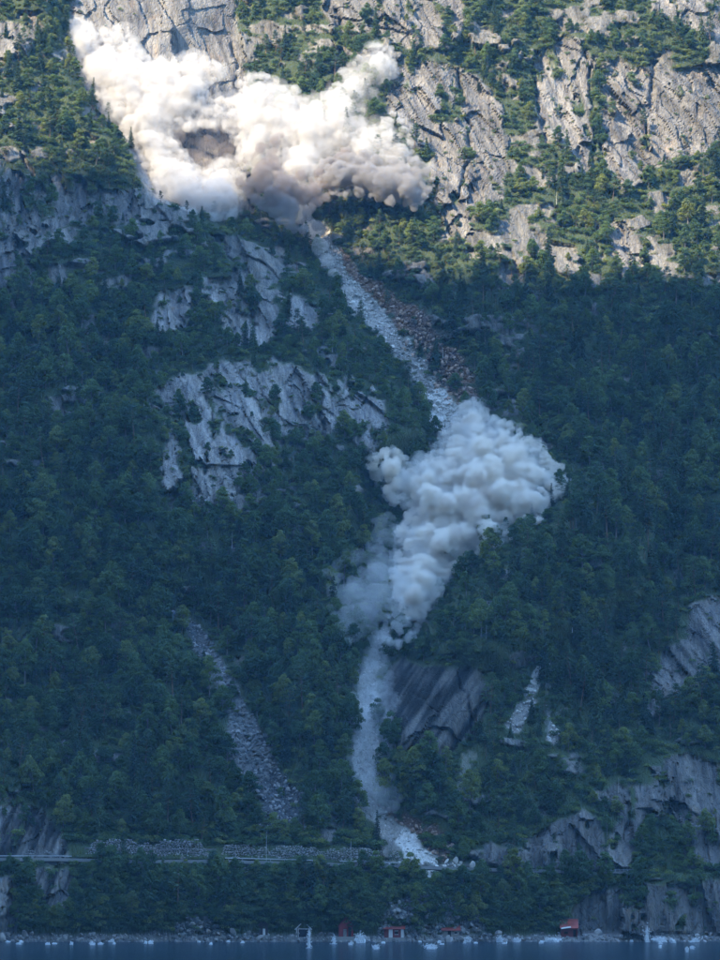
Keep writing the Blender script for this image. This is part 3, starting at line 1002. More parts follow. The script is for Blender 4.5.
tag(fo, "dense mixed forest covering the mountainside between rocks", None, None, 'stuff')

# the wood goes on up and sideways beyond the picture
gx, gz, r2 = scatter(7.0, 3, 31, -420, 420, 4, 470)
out = (abs(gx) > 160) | (gz > 372)
gx, gz = gx[out], gz[out]
gy = sample(YT, gx, gz)
nn_ = len(gx)
fo = instancer("forest", np.stack([gx, gy, gz], 1), np.stack([np.zeros(nn_), np.zeros(nn_), r2.uniform(0, 6, nn_)], 1), r2.uniform(.8, 1.3, nn_), r2.integers(0, len(KINDS), nn_), col_src)
tag(fo, "forest continuing on the mountainside outside the picture", None, None, 'stuff')

# undergrowth
bx, bz, r3 = scatter(2.1, 1.0, 41)
rk, scv, db, bw = bare_at(bx, bz)
by = sample(YT, bx, bz)
bpx, bpy_, _ = project(bx, by, bz)
ro_b = road_off(bx, bz)
pk = np.where(rk > .5, .10, .75)
pk = np.where(poly_sd(bpx, bpy_, CLIFFS[0][2]) < 0, .012, pk)
pk = np.where(poly_sd(bpx, bpy_, SLAB) < 0, 0, pk)
pk = np.where(scv > .4, .05, pk)
pk = np.where((db > .3) | (bw > .5), .02, pk)
pk = np.where((ro_b > -.6) & (ro_b < 5.2) & (bpx < 430), 0, pk)
pk = np.where(bz < 2.4, 0, pk)
kb = r3.uniform(0, 1, bx.shape) < pk
bx, by, bz = bx[kb], by[kb], bz[kb]
nb = len(bx)
sb = r3.uniform(.5, 1.25, nb) * np.where(sample(Gk['rock'], bx, bz) > .5, .6, 1)
# thicker shrubs along the top of the road walls and on the bank below the trees
ex, ez, r4 = scatter(1.7, .8, 43, z1=36)
e_o = road_off(ex, ez)
rk4, sc4, db4, bw4 = bare_at(ex, ez)
ke = (((e_o > 5.0) & (e_o < 9.5)) | ((ez > 2.6) & (e_o < -2))) & (rk4 < .5) & (db4 < .3) & (sc4 < .5)
for hx in HOUSES_PX:
    ke &= ~((abs(360 + FPX * ex / 905 - hx) < 9) & (ez < 5.0))
ex, ez = ex[ke], ez[ke]
bx = np.concatenate([bx, ex]); bz = np.concatenate([bz, ez]); by = np.concatenate([by, sample(YT, ex, ez)])
sb = np.concatenate([sb, r4.uniform(.7, 1.5, len(ex))]); nb = len(bx)
fo = instancer("undergrowth", np.stack([bx, by + .1, bz - .2], 1), np.stack([np.zeros(nb), np.zeros(nb), r3.uniform(0, 6, nb)], 1), sb, r3.integers(0, 3, nb), col_bush)
tag(fo, "low leafy bushes filling the gaps between trees and rocks", None, None, 'stuff')
print("TREES", n_t, "visible", int((size > 0).sum()), "bushes", nb)

# ------------------------------------------------------------------ simple solids
def simple(name, col, rough=.8, var=.15, scale=2.0, spec=.2):
    m, nt, b = mat(name)
    lo = tuple(c * (1 - var) for c in col); hi = tuple(c * (1 + var) for c in col)
    nt.links.new(ramp(nt, noise(nt, scale, 4, .6), [(.35, lo), (.65, hi)]), b.inputs['Base Color'])
    b.inputs['Roughness'].default_value = rough
    b.inputs['Specular IOR Level'].default_value = spec
    return m
M_RED = simple("red painted boards", (.26, .035, .03), .7, .25)
M_DRED = simple("dark red boards", (.14, .03, .03), .75, .25)
M_WHITE = simple("white painted wood", (.55, .54, .52), .6, .08)
M_TILE = simple("red roof sheet", (.27, .06, .045), .65, .25)
M_GREY = simple("weathered grey boards", (.20, .185, .17), .85, .25)
M_DARK = simple("dark interior", (.012, .012, .014), .9, .1)
M_CONC = simple("pale concrete", (.27, .265, .255), .85, .15, 1.0)
M_ASPH = simple("asphalt", (.055, .055, .057), .9, .15, 3.0)
M_STEEL = simple("galvanised steel", (.36, .37, .38), .6, .08, 2.0, .5)
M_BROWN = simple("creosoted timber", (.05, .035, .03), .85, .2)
M_EARTH = simple("dark earth and gravel", (.20, .195, .185), .9, .4, 1.5)
M_FOAM = simple("white spray", (.60, .64, .66), .9, .05)

def rock_mat(name, a, b_):
    m, nt, b = mat(name)
    oi = N(nt, 'ShaderNodeObjectInfo')
    g = N(nt, 'ShaderNodeNewGeometry')
    r = math_(nt, 'ADD', math_(nt, 'MULTIPLY', g.outputs['Random Per Island'], .6), math_(nt, 'MULTIPLY', noise(nt, 1.3, 5, .7), .5))
    nt.links.new(ramp(nt, r, [(.1, a), (.8, b_)]), b.inputs['Base Color'])
    bump(nt, b, noise(nt, 3, 5, .7), .6, .2)
    return m
M_ROCK = rock_mat("grey broken stone", (.055, .055, .057), (.31, .30, .285))
M_FRESH = rock_mat("fresh pale stone", (.24, .225, .20), (.64, .60, .545))
M_MASON = rock_mat("mason stone", (.13, .13, .125), (.30, .29, .275))
M_RUST = rock_mat("rusty stone", (.06, .035, .028), (.42, .29, .21))

def bx(c, s, rz=0.0):
    c = np.array(c, float); s = np.array(s, float) / 2
    v = np.array([(i, j, k) for i in (-1, 1) for j in (-1, 1) for k in (-1, 1)]) * s
    if rz:
        cs, sn = math.cos(rz), math.sin(rz)
        v = np.stack([v[:, 0] * cs - v[:, 1] * sn, v[:, 0] * sn + v[:, 1] * cs, v[:, 2]], 1)
    f = np.array([(0, 1, 3, 2), (4, 6, 7, 5), (0, 4, 5, 1), (2, 3, 7, 6), (0, 2, 6, 4), (1, 5, 7, 3)])
    return v + c, f

def part(name, pieces, m, parent, sm=False, loc=None):
    v, f = join(pieces)
    o = new_obj(name, np_mesh(name, v, f, m, sm), parent)
    if loc is not None:
        o.location = loc
    return o

def root(name, loc, rz=0.0):
    o = bpy.data.objects.new(name, None)
    sc.collection.objects.link(o)
    o.location = loc
    o.rotation_euler = (0, 0, rz)
    return o

_sp = {}
def unit_ico(sub):
    if sub not in _sp:
        bm = bmesh.new(); bmesh.ops.create_icosphere(bm, subdivisions=sub, radius=1)
        _sp[sub] = (np.array([q.co[:] for q in bm.verts]), np.array([[q.index for q in p.verts] for p in bm.faces])); bm.free()
    return _sp[sub]

# ------------------------------------------------------------------ stones
def ico(sub, rng, rough=.28, squash=(1, .8, .7)):
    bm = bmesh.new()
    bmesh.ops.create_icosphere(bm, subdivisions=sub, radius=1)
    v = np.array([q.co[:] for q in bm.verts])
    f = np.array([[q.index for q in p.verts] for p in bm.faces])
    bm.free()
    # cut by a few random planes so that the faces read as broken rock
    for _ in range(7):
        n = rng.normal(0, 1, 3); n /= np.linalg.norm(n)
        d = rng.uniform(.45, .8)
        k = v @ n
        v = v - np.maximum(k - d, 0)[:, None] * n
    v = v * (1 + rng.uniform(-rough, rough, (len(v), 1)) * .5) * np.array(squash)
    return v, f
SR = np.random.default_rng(77)
STONES = [ico(1, SR) for _ in range(8)]
BOULD = [ico(2, SR, .12) for _ in range(7)]

def stone_heap(name, label, P, S, m, rng):
    vs, fs, o = [], [], 0
    for p, s in zip(P, S):
        v, f = STONES[rng.integers(0, 8)]
        a, b2 = rng.uniform(0, 6.28), rng.uniform(-.6, .6)
        Rm = np.array(Matrix.Rotation(a, 3, 'Z') @ Matrix.Rotation(b2, 3, 'X') @ Matrix.Rotation(b2 * 2, 3, 'Y'))
        vs.append((v * s) @ Rm.T + p); fs.append(f + o); o += len(v)
    me = np_mesh(name, np.concatenate(vs), np.concatenate(fs), m)
    return tag(new_obj(name, me), label, None, None, 'stuff')

def area_points(fn, step, seed, x0=-162, x1=162, z0=-.5, z1=300):
    gx, gz, r = scatter(step, step * .5, seed, x0, x1, z0, z1)
    gy = sample(YT, gx, gz)
    px, py, _ = project(gx, gy, gz)
    k = fn(gx, gz, px, py)
    return np.stack([gx[k], gy[k], gz[k]], 1), px[k], py[k], r

for nm, lab, fn, step, smin, smax, m in [
    ("scree", "grey scree stones of the long tongue above the wall", lambda x, z, px, py: (sample(Gk['scree'], x, z) > .5) & (py < 850) & (py > 600) & (px < 330), .95, .35, 1.25, M_ROCK),
    ("scree", "pale rubble along the shore and its banks", lambda x, z, px, py: (sample(Gk['scree'], x, z) > .5) & (py > 850), .85, .28, 1.15, M_ROCK),
    ("rubble", "fresh white stones filling the upper rockfall chute", lambda x, z, px, py: (sample(Gk['deb'], x, z) > .5) & (py < 500), .85, .2, .8, M_FRESH),
    ("rubble", "fresh white stones along the lower rockfall streak", lambda x, z, px, py: (sample(Gk['deb'], x, z) > .5) & (py > 600) & (px < 500), .95, .2, .7, M_FRESH),
    ("rubble", "white stones of the debris patch right of the striped slab", lambda x, z, px, py: (sample(Gk['deb'], x, z) > .4) & (py > 600) & (px > 500), 1.0, .4, 1.0, M_FRESH),
    ("rubble", "rust brown stones beside the rockfall chutes", lambda x, z, px, py: (sample(Gk['brown'], x, z) > .5), .95, .25, 1.3, M_RUST)]:
    Pp, ppx, ppy, r = area_points(fn, step, 91)
    S = smin + (smax - smin) * r.uniform(0, 1, len(Pp)) ** 2.2
    if len(Pp):
        stone_heap(nm, lab, Pp, S, m, r)

BMESH = [np_mesh("boulder", v, f, None) for v, f in BOULD]
BM_F = []; BM_G = []; BM_R = []
for me_ in BMESH:
    for lst, mm in ((BM_F, M_FRESH), (BM_G, M_ROCK), (BM_R, M_RUST)):
        q = me_.copy(); q.materials.append(mm); lst.append(q)
def boulders(n, px0, px1, py0, py1, smin, smax, meshes, colour, cond, seed, group):
    r = np.random.default_rng(seed)
    c = 0
    items = []
    while c < n:
        px, py = r.uniform(px0, px1), r.uniform(py0, py1)
        if cond(px, py):
            items.append((px, py)); c += 1
    hxs = hit([i[0] for i in items], [i[1] for i in items])
    for (px, py), x, y, z in zip(items, *hxs):
        s = smin + (smax - smin) * r.uniform(0, 1) ** 1.6
        o = new_obj("boulder", meshes[r.integers(0, len(meshes))])
        o.location = (x, y - s * .25, z + s * .1)
        o.scale = (s * r.uniform(.8, 1.3), s, s * r.uniform(.7, 1.1))
        o.rotation_euler = (r.uniform(0, 6), r.uniform(0, 6), r.uniform(0, 6))
        look = ("large " if s > (smin + smax) * .5 else "small ") + colour + " boulder"
        rel, mk, k = where_words(px, py, look)
        od = ORD[k - 1] if k <= len(ORD) else "far"
        tag(o, f"{look}, {od} one {rel} {mk}", "boulder", group)
def near(pts, w):
    return lambda px, py: float(line_d(np.array([px]), np.array([py]), pts)[0][0]) < w
boulders(34, 405, 486, 846, 868, .5, 1.5, BM_F, "pale", near([(400, 866), (430, 864), (482, 867)], 5), 1, "fallen blocks lying on the road")
boulders(26, 400, 455, 380, 450, .6, 1.6, BM_F, "white", near([(420, 385), (436, 410), (446, 445)], 9), 2, "blocks in the rockfall chute")
boulders(24, 345, 400, 285, 350, .5, 1.3, BM_F, "pale", near([(348, 290), (372, 318), (395, 348)], 6), 3, "blocks in the rockfall chute")
boulders(24, 400, 470, 330, 420, .6, 1.5, BM_R, "rust brown", near([(400, 335), (430, 360), (450, 400)], 11), 4, "rust brown blocks beside the chute")
boulders(24, 190, 305, 620, 835, .5, 1.3, BM_G, "grey", near([(195, 630), (240, 700), (255, 755), (290, 820)], 10), 5, "blocks in the scree tongue")
boulders(30, 385, 480, 892, 936, .6, 1.7, BM_G, "grey", near([(400, 915), (470, 915)], 20), 6, "blocks on the shore bank")
boulders(28, 0, 720, 932, 941, .7, 1.8, BM_G, "grey", lambda px, py: True, 7, "boulders along the waterline")

# ------------------------------------------------------------------ road, walls, guardrail
def road_edge(x):
    rz = road_z(x)
    f = sample(YT, x, rz - .4) - .1
    b = sample(YT, x, rz + 1.6) + .5
    return f, b, rz
def smooth_line(a, k=9):
    w = np.ones(k) / k
    return np.convolve(np.pad(a, k // 2, mode='edge'), w, mode='valid')
xr = np.arange(-150, 60, 1.5)
yf, ybk, zr = road_edge(xr)
yf, ybk = smooth_line(yf), smooth_line(ybk)
ROADY = lambda x: np.interp(x, xr, yf)
ROADB = lambda x: np.interp(x, xr, ybk)
def strip(name, label, xs, y0, y1, z0, z1, m, kind='structure'):
    """closed strip along the road: front y0, back y1, bottom z0, top z1"""
    n = len(xs)
    V = np.concatenate([np.stack([xs, y0, z0], 1), np.stack([xs, y0, z1], 1), np.stack([xs, y1, z1], 1), np.stack([xs, y1, z0], 1)])
    F = []
    for i in range(n - 1):
        for a, b2 in ((0, 1), (1, 2), (2, 3), (3, 0)):
            F.append((a * n + i, a * n + i + 1, b2 * n + i + 1, b2 * n + i))
    F += [(0, n, 2 * n, 3 * n), (n - 1, 4 * n - 1, 3 * n - 1, 2 * n - 1)]
    me = np_mesh(name, V, np.array(F), m)
    return tag(new_obj(name, me), label, None, None, kind)
strip("road", "narrow asphalt fjord road on its concrete edge", xr, yf + .35, ybk + 1.5, zr - .6, zr + 1.1, M_ASPH)
strip("kerb", "pale concrete road edge above the shore trees", xr, yf, yf + .347, zr + .3, zr + 1.22, M_CONC)

def x_at(px, y=14.0):
    return (px - 360) / FPX * ((y + 900) * CP + 0)
def stone_wall(label, px0, px1, hz, base_off, front, seed):
    """dry stone wall following the road; coursed blocks with open joints"""
    r = np.random.default_rng(seed)
    x0, x1 = x_at(px0), x_at(px1)
    mid = (x0 + x1) / 2
    rt = root("stone_wall", (mid, ROADY(mid), road_z(mid)))
    ps = []
    ncourse = int(hz / .46)
    for c in range(ncourse):
        x = x0 + r.uniform(0, .5)
        while x < x1:
            w = r.uniform(.45, 1.25)
            xc = x + w / 2
            yy = (ROADB(xc) + .15 + c * .10) if not front else (ROADY(xc) - .35 - (ncourse - c) * .07)
            top = hz * (.86 + .14 * math.sin(xc * .35 + seed) + .09 * math.sin(xc * 1.3)) * min(1, .25 + (xc - x0) / 3, .25 + (x1 - xc) / 3)
            zz = road_z(xc) + base_off + (c + .5) * .46 + r.uniform(-.12, .12)
            if (c + .5) * .46 < top:
                v, f = STONES[r.integers(0, 8)]
                v = v @ np.array(Matrix.Rotation(r.uniform(0, 6), 3, 'Y') @ Matrix.Rotation(r.uniform(-.5, .5), 3, 'X')).T
                v = v * [w * .66, .5, r.uniform(.26, .42)] + [xc - mid, yy + r.uniform(-.2, .1) - ROADY(mid), zz - road_z(mid)]
                ps.append((v, f))
            x += w * .92
    p = part("masonry", ps, M_MASON, rt)
    p['kind'] = 'stuff'
    # backing that closes the joints
    xs = np.arange(x0, x1, 2.0)
    bp = []
    for x in xs:
        yy = ROADB(x) + 2.1 if not front else ROADY(x) + .8
        bp.append(bx((x + 1 - mid, yy - ROADY(mid), road_z(x) + base_off + hz * .22 - road_z(mid)), (2.0, 1.2, hz * .60)))
    part("backing", bp, M_EARTH, rt)
    tag(rt, label, "stone wall")
stone_wall("tall grey stone wall above the road between the rounded slab and the scree", 84, 211, 6.4, 1.1, False, 1)
stone_wall("long low stone wall above the road below the scree foot", 218, 404, 5.0, 1.1, False, 2)
stone_wall("short pale stone wall holding up the road below the long wall", 228, 266, 3.6, -3.9, True, 3)
stone_wall("short rough wall above the road in front of the rounded slab", 22, 62, 2.4, 1.1, False, 4)

def guardrail(label, px0, px1):
    x0, x1 = x_at(px0), x_at(px1)
    mid = (x0 + x1) / 2
    rt = root("guardrail", (mid, float(ROADY(mid)), float(road_z(mid)) + 1.22))
    xs = np.arange(x0, x1, 1.5)
    V, F = [], []
    n = len(xs)
    prof = [(0, .42), (-.05, .50), (0, .58), (-.05, .66), (0, .74), (.04, .74), (.04, .42)]
    for j, (dy, dz) in enumerate(prof):
        for x in xs:
            V.append((x - mid, float(ROADY(x)) + .12 + dy - float(ROADY(mid)), float(road_z(x)) - float(road_z(mid)) + dz))
    for j in range(len(prof)):
        k = (j + 1) % len(prof)
        for i in range(n - 1):
            F.append((j * n + i, j * n + i + 1, k * n + i + 1, k * n + i))
    new_obj("rail", np_mesh("rail", np.array(V), np.array(F), M_STEEL), rt)
    pm = np_mesh("post", *bx((0, 0, .36), (.12, .12, .76)), M_STEEL)
    for x in np.arange(x0 + 1, x1, 4.0):
        o = new_obj("post", pm, rt)
        o.location = (x - mid, float(ROADY(x)) + .24 - float(ROADY(mid)), float(road_z(x)) - float(road_z(mid)))
    tag(rt, label, "guardrail", "guardrails along the fjord road")
guardrail("pale steel guardrail on the road edge at the left", -20, 78)
guardrail("long pale steel guardrail below the low stone wall", 226, 330)
guardrail("pale steel guardrail under the right half of the low stone wall", 340, 402)

def lamp_post(px, h, label):
    x = x_at(px)
    rt = root("lamp_post", (x, float(ROADY(x)) + .2, float(road_z(x)) + 1.2))
    part("pole", [tube([(0, 0, 0), (0, 0, h * .6), (0, 0, h)], [.08, .07, .05], 8)], M_STEEL, rt)
    part("arm", [tube([(0, 0, h - .05), (.1, -.5, h + .2), (.1, -1.1, h + .25)], [.05, .05, .05], 6)], M_STEEL, rt)
    part("lamp_head", [bx((.1, -1.35, h + .24), (.22, .6, .12))], M_STEEL, rt)
    tag(rt, label, "lamp post", "posts beside the fjord road")
lamp_post(267, 8.0, "tall thin pale lamp post left of the scree foot")
lamp_post(351, 6.5, "thin pale lamp post above the red gabled boathouse")

def bridge():
    hx0, hy0, hz0 = [float(q[0]) for q in hit([618], [873])]
    xs = [hit([p], [876]) for p in (604, 618, 633)]
    y = min(float(q[1][0]) for q in xs) - 1.2
    px0, px1 = 603, 636
    xa, _, zt = at_y(px0, 871, y); xb, _, _ = at_y(px1, 871, y)
    w = xb - xa; m = (xa + xb) / 2
    rt = root("bridge", (m, y, zt - 2.4))
    part("deck", [bx((0, 1.6, 2.0), (w, 4.0, .55))], M_CONC, rt)
    part("railing", [bx((0, -.3, 2.85), (w, .08, .10)), bx((0, -.3, 2.58), (w, .06, .08))] + [bx((t, -.3, 2.55), (.1, .1, .58)) for t in np.linspace(-w / 2 + .1, w / 2 - .1, 9)], M_STEEL, rt)
    for t in np.linspace(-w / 2 + .5, w / 2 - .5, 5):
        part("pier", [bx((t, .3, .4), (.5, .6, 2.6))], M_CONC, rt)
    part("soffit_shadow_wall", [bx((0, 2.6, .3), (w - .2, .4, 2.6))], M_BROWN, rt)  # dark timber tone stands in for the shade under the deck
    tag(rt, "small pale concrete bridge deck on short piers below the roadside cliff", "bridge")
bridge()

# ------------------------------------------------------------------ boathouses
def gable_wall(w, d, he, hr, t=.18):
    """walls of a house: front gable faces -y"""
    v = np.array([(-w/2, -d/2, 0), (w/2, -d/2, 0), (w/2, -d/2, he), (0, -d/2, hr), (-w/2, -d/2, he),
                  (-w/2, d/2, 0), (w/2, d/2, 0), (w/2, d/2, he), (0, d/2, hr), (-w/2, d/2, he)], float)
    tri = [(0, 1, 2), (0, 2, 4), (4, 2, 3), (6, 5, 9), (6, 9, 7), (7, 9, 8), (1, 6, 7), (1, 7, 2), (5, 0, 4), (5, 4, 9), (4, 3, 8), (4, 8, 9), (3, 2, 7), (3, 7, 8)]
    return v, np.array(tri)
def quadslab(p, t):
    """a sloping slab through four corner points, thickened upward"""
    p = np.array(p, float)
    n = np.cross(p[1] - p[0], p[3] - p[0]); n /= np.linalg.norm(n)
    if n[2] < 0: n = -n
    v = np.concatenate([p, p + n * t])
    return v, np.array([(0, 3, 2, 1), (4, 5, 6, 7), (0, 1, 5, 4), (1, 2, 6, 5), (2, 3, 7, 6), (3, 0, 4, 7)])
def house_at(px, base_py):
    x, y, z = [float(q[0]) for q in hit([px], [base_py])]
    return x, y, z
def boards(x0, x1, y, z0, zt, w=.28):
    """cover battens on a boarded wall"""
    out = []
    x = x0 + w
    while x < x1 - .05:
        z1 = zt(x)
        out.append(bx((x, y - .012, (z0 + z1) / 2), (.045, .03, z1 - z0)))
        x += w
    return out

def boathouse(px, base_py, w, he, hr, d, wall, trim, label, door, roofm, cat="boathouse", rz=0.0, open_front=False):
    x, y, z = house_at(px, base_py)
    y -= .6
    rt = root("boathouse", (x, y + d / 2 - .5, max(z, .9)), rz)
    bodyw = part("wall", [gable_wall(w, d, he, hr)], wall, rt)
    slope = lambda xx: he + (hr - he) * (1 - abs(xx) / (w / 2))
    part("cladding", boards(-w / 2, w / 2, -d / 2, 0, slope), wall, rt)
    part("foundation", [bx((0, 0, -1.0), (w + .5, d + .5, 2.0))], M_MASON, rt)
    o = .3
    k = (hr - he) / (w / 2)
    for s in (-1, 1):
        part("roof_slope", [quadslab([(0, -d/2 - o, hr + .02), (s * (w/2 + o), -d/2 - o, he - o * k + .02), (s * (w/2 + o), d/2 + o, he - o * k + .02), (0, d/2 + o, hr + .02)], .12)], roofm, rt)
        part("bargeboard", [quadslab([(0, -d/2 - o - .03, hr - .12), (s * (w/2 + o), -d/2 - o - .03, he - o * k - .12), (s * (w/2 + o), -d/2 - o + .05, he - o * k - .12), (0, -d/2 - o + .05, hr - .12)], .26)], trim, rt)
        part("corner_board", [bx((s * (w/2 - .08), -d/2 - .04, he / 2), (.22, .06, he))], trim, rt)
    for (dx, dw, dh, dm, nm) in door:
        p = part(nm, [bx((dx, -d/2 - .05, dh / 2 + .02), (dw, .06, dh))], dm, rt)
        fr = [bx((dx - dw/2 - .07, -d/2 - .07, dh/2), (.14, .08, dh)), bx((dx + dw/2 + .07, -d/2 - .07, dh/2), (.14, .08, dh)), bx((dx, -d/2 - .07, dh + .09), (dw + .28, .08, .16))]
        part("frame", fr, trim, p)
    g = part("window", [bx((0, -d/2 - .05, (he + hr) / 2 + .1), (.55, .06, .5))], M_DARK, rt)
    part("frame", [bx((0, -d/2 - .07, (he + hr) / 2 + .38), (.7, .06, .08)), bx((0, -d/2 - .07, (he + hr) / 2 - .18), (.7, .06, .08)), bx((-.31, -d/2 - .07, (he + hr) / 2 + .1), (.08, .06, .5)), bx((.31, -d/2 - .07, (he + hr) / 2 + .1), (.08, .06, .5))], trim, g)
    tag(rt, label, cat)
    return rt
boathouse(303.5, 937, 4.1, 2.4, 4.4, 5, M_GREY, M_WHITE, "grey boathouse with white trimmed gable and wide dark opening", [(0, 2.7, 2.2, M_DARK, "doorway")], M_GREY)
boathouse(346, 936.5, 4.2, 3.1, 5.3, 6, M_RED, M_DRED, "bright red gabled boathouse beside the tall spray plume", [(-.3, .9, 2.1, M_GREY, "door"), (1.05, .8, 2.6, M_DARK, "doorway")], M_TILE)
boathouse(263.5, 935, 2.4, 3.0, 4.2, 3, M_BROWN, M_BROWN, "small dark brown shed with one pale window frame among the trees", [(.2, .7, 1.8, M_WHITE, "door")], M_BROWN, "shed")

def eave_house(name, px, base_py, w, hw, hr, d, wall, roofm, label, cat, extras):
    x, y, z = house_at(px, base_py)
    rt = root(name, (x, y + d / 2 - 1.0, max(z, .9)))
    part("wall", [(lambda vf: (vf[0][:, [1, 0, 2]] * [1, 1, 1], vf[1]))(gable_wall(d, w, hw, hr))], wall, rt)
    part("foundation", [bx((0, 0, -1.0), (w + .4, d + .4, 2.0))], M_MASON, rt)
    o = .35; k = (hr - hw) / (d / 2)
    for s in (-1, 1):
        part("roof_slope", [quadslab([(-w/2 - o, 0, hr + .02), (w/2 + o, 0, hr + .02), (w/2 + o, s * (d/2 + o), hw - o * k + .02), (-w/2 - o, s * (d/2 + o), hw - o * k + .02)], .12)], roofm, rt)
    extras(rt, w, d, hw, hr)
    tag(rt, label, cat)
def ex_red(rt, w, d, hw, hr):
    part("chimney", [bx((-w * .2, -.5, hr + .1), (.9, .8, 2.2)), bx((-w * .2, -.5, hr + 1.25), (1.05, .95, .16))], M_WHITE, rt)
    for xx, ww in ((-w * .17, 1.1), (w * .42, .8)):
        part("door", [bx((xx, -d/2 - .06, hw * .5), (ww, .1, hw * .98))], M_WHITE, rt)
    g = part("window", [bx((w * .12, -d/2 - .03, hw * .55), (.9, .06, .9))], M_DARK, rt)
    part("frame", [bx((w * .12, -d/2 - .05, hw * .55 + .5), (1.1, .06, .1)), bx((w * .12, -d/2 - .05, hw * .55 - .5), (1.1, .06, .1))], M_WHITE, g)
eave_house("house", 394, 937.5, 5.6, 2.5, 4.0, 5, M_DRED, M_TILE, "dark red house with white chimney, white doors and red roof", "house", ex_red)
def ex_shed(rt, w, d, hw, hr):
    part("doorway", [bx((-w * .1, -d/2 - .04, .9), (.9, .07, 1.8))], M_DARK, rt)
    g = part("window", [bx((w * .28, -d/2 - .04, 1.2), (.7, .06, .6))], M_DARK, rt)
    part("frame", [bx((w * .28, -d/2 - .06, 1.55), (.86, .06, .1)), bx((w * .28, -d/2 - .06, .85), (.86, .06, .1))], M_WHITE, g)
    part("ridge_cap", [bx((0, 0, hr + .16), (w + .7, .3, .1))], M_TILE, rt)
eave_house("shed", 451, 937, 4.8, 2.0, 3.9, 5, M_GREY, M_TILE, "pale stone shed with a rusty red roof right of the rubble bank", "shed", ex_shed)
def ex_cabin(rt, w, d, hw, hr):
    part("awning", [quadslab([(-w/2, -d/2 - .05, hw - .1), (w * .1, -d/2 - .05, hw + .25), (w * .1, -d/2 - 1.0, hw - .05), (-w/2, -d/2 - 1.0, hw - .45)], .1)], M_WHITE, rt)
    part("doorway", [bx((w * .34, -d/2 - .04, 1.05), (.9, .07, 2.1))], M_DARK, rt)
    g = part("window", [bx((-w * .2, -d/2 - .04, 1.2), (1.1, .06, .7))], M_DARK, rt)
    part("frame", [bx((-w * .2, -d/2 - .06, 1.6), (1.3, .06, .1)), bx((-w * .2, -d/2 - .06, .8), (1.3, .06, .1))], M_DRED, g)
eave_house("cabin", 569, 937, 4.6, 2.7, 4.9, 5, M_DRED, M_TILE, "red cabin with bright red roof under the dark sea cliff", "cabin", ex_cabin)

# ------------------------------------------------------------------ bleached dead trees, and the trees standing out against the dust
DM = [(np_mesh("dead_trunk", *dead_tree(i)[0], DEADM), np_mesh("dead_branches", *dead_tree(i)[1], DEADM)) for i in range(3)]
for px, py, h, lab in [(332, 352, 6.5, "bleached dead tree above the right end of the big grey outcrop"), (232, 548, 5.5, "bleached dead trunk in the forest below the big grey outcrop"),
        (38, 560, 5, "pale dead trunk in the dark forest near the left edge"), (572, 632, 5, "pale dead trunk in the forest above the white debris patches"), (689, 533, 4.5, "short bright dead snag high in the dark right forest"),
        (549, 668, 7, "thin pale dead trunk above the debris patch"), (618, 792, 5, "pale dead trunk standing on top of the blocky roadside cliff"), (486, 640, 5, "dead trunk in the forest above the striped slab"),
        (466, 205, 5, "sunlit dead trunk below the ribbed cliff"), (556, 205, 5, "sunlit dead trunk below the pale rock column"), (250, 530, 4.5, "small dead trunk right of the outcrop's lower tip"),
        (443, 360, 5, "dead trunk in the forest right of the rockfall chute"), (604, 455, 5, "dead trunk in the middle of the dark right forest"), (660, 270, 5, "half-lit dead trunk on the shadow edge at right")]:
    x, y, z = [float(q[0]) for q in hit([px], [py])]
    rt = root("dead_tree", (x, y - 1.2, z - .3), px * .7)
    rt.scale = (h / 8.5,) * 3
    a, b_ = DM[int(px) % 3]
    new_obj("trunk", a, rt); new_obj("branches", b_, rt)
    tag(rt, lab, "dead tree", "bleached dead trees")
for px, py, h, k, lab in [(112, 121, 8, 'pine_tree', "lone sunlit pine with flat crown against the left dust cloud"), (134, 146, 8.5, 'spruce_tree', "lone narrow spruce against the left dust cloud"),
        (95, 108, 8, 'pine_tree', "sunlit pine leaning out at the cloud's left edge"), (228, 210, 9.5, 'spruce_tree', "spruce standing in front of the brown dust"),
        (190, 214, 6, 'pine_tree', "small pine at the foot of the left dust cloud"), (205, 216, 5, 'spruce_tree', "small spruce at the foot of the left dust cloud"),
        (275, 252, 8, 'spruce_tree', "dark spruce on the ridge under the brown dust, left one"), (290, 262, 9, 'spruce_tree', "dark spruce on the ridge under the brown dust, middle one"),
        (300, 268, 9, 'pine_tree', "dark pine on the ridge beside the dust tail"), (326, 292, 6, 'pine_tree', "crooked pine on the ridge beside the rockfall chute")]:
    x, y, z = [float(q[0]) for q in hit([px - 3], [py + 3])]
    i = KN[k][int(px) % len(KN[k])]
    rt = root(k, (x, y - .6, z - .2), px)
    rt.scale = (h / KINDS[i][1] * (1.15 if k == 'spruce_tree' else 1.0),) * 2 + (h / KINDS[i][1],)
    new_obj("trunk", KINDS[i][2], rt); new_obj("crown", KINDS[i][3], rt)
    tag(rt, lab, "tree", "trees standing out against the dust")

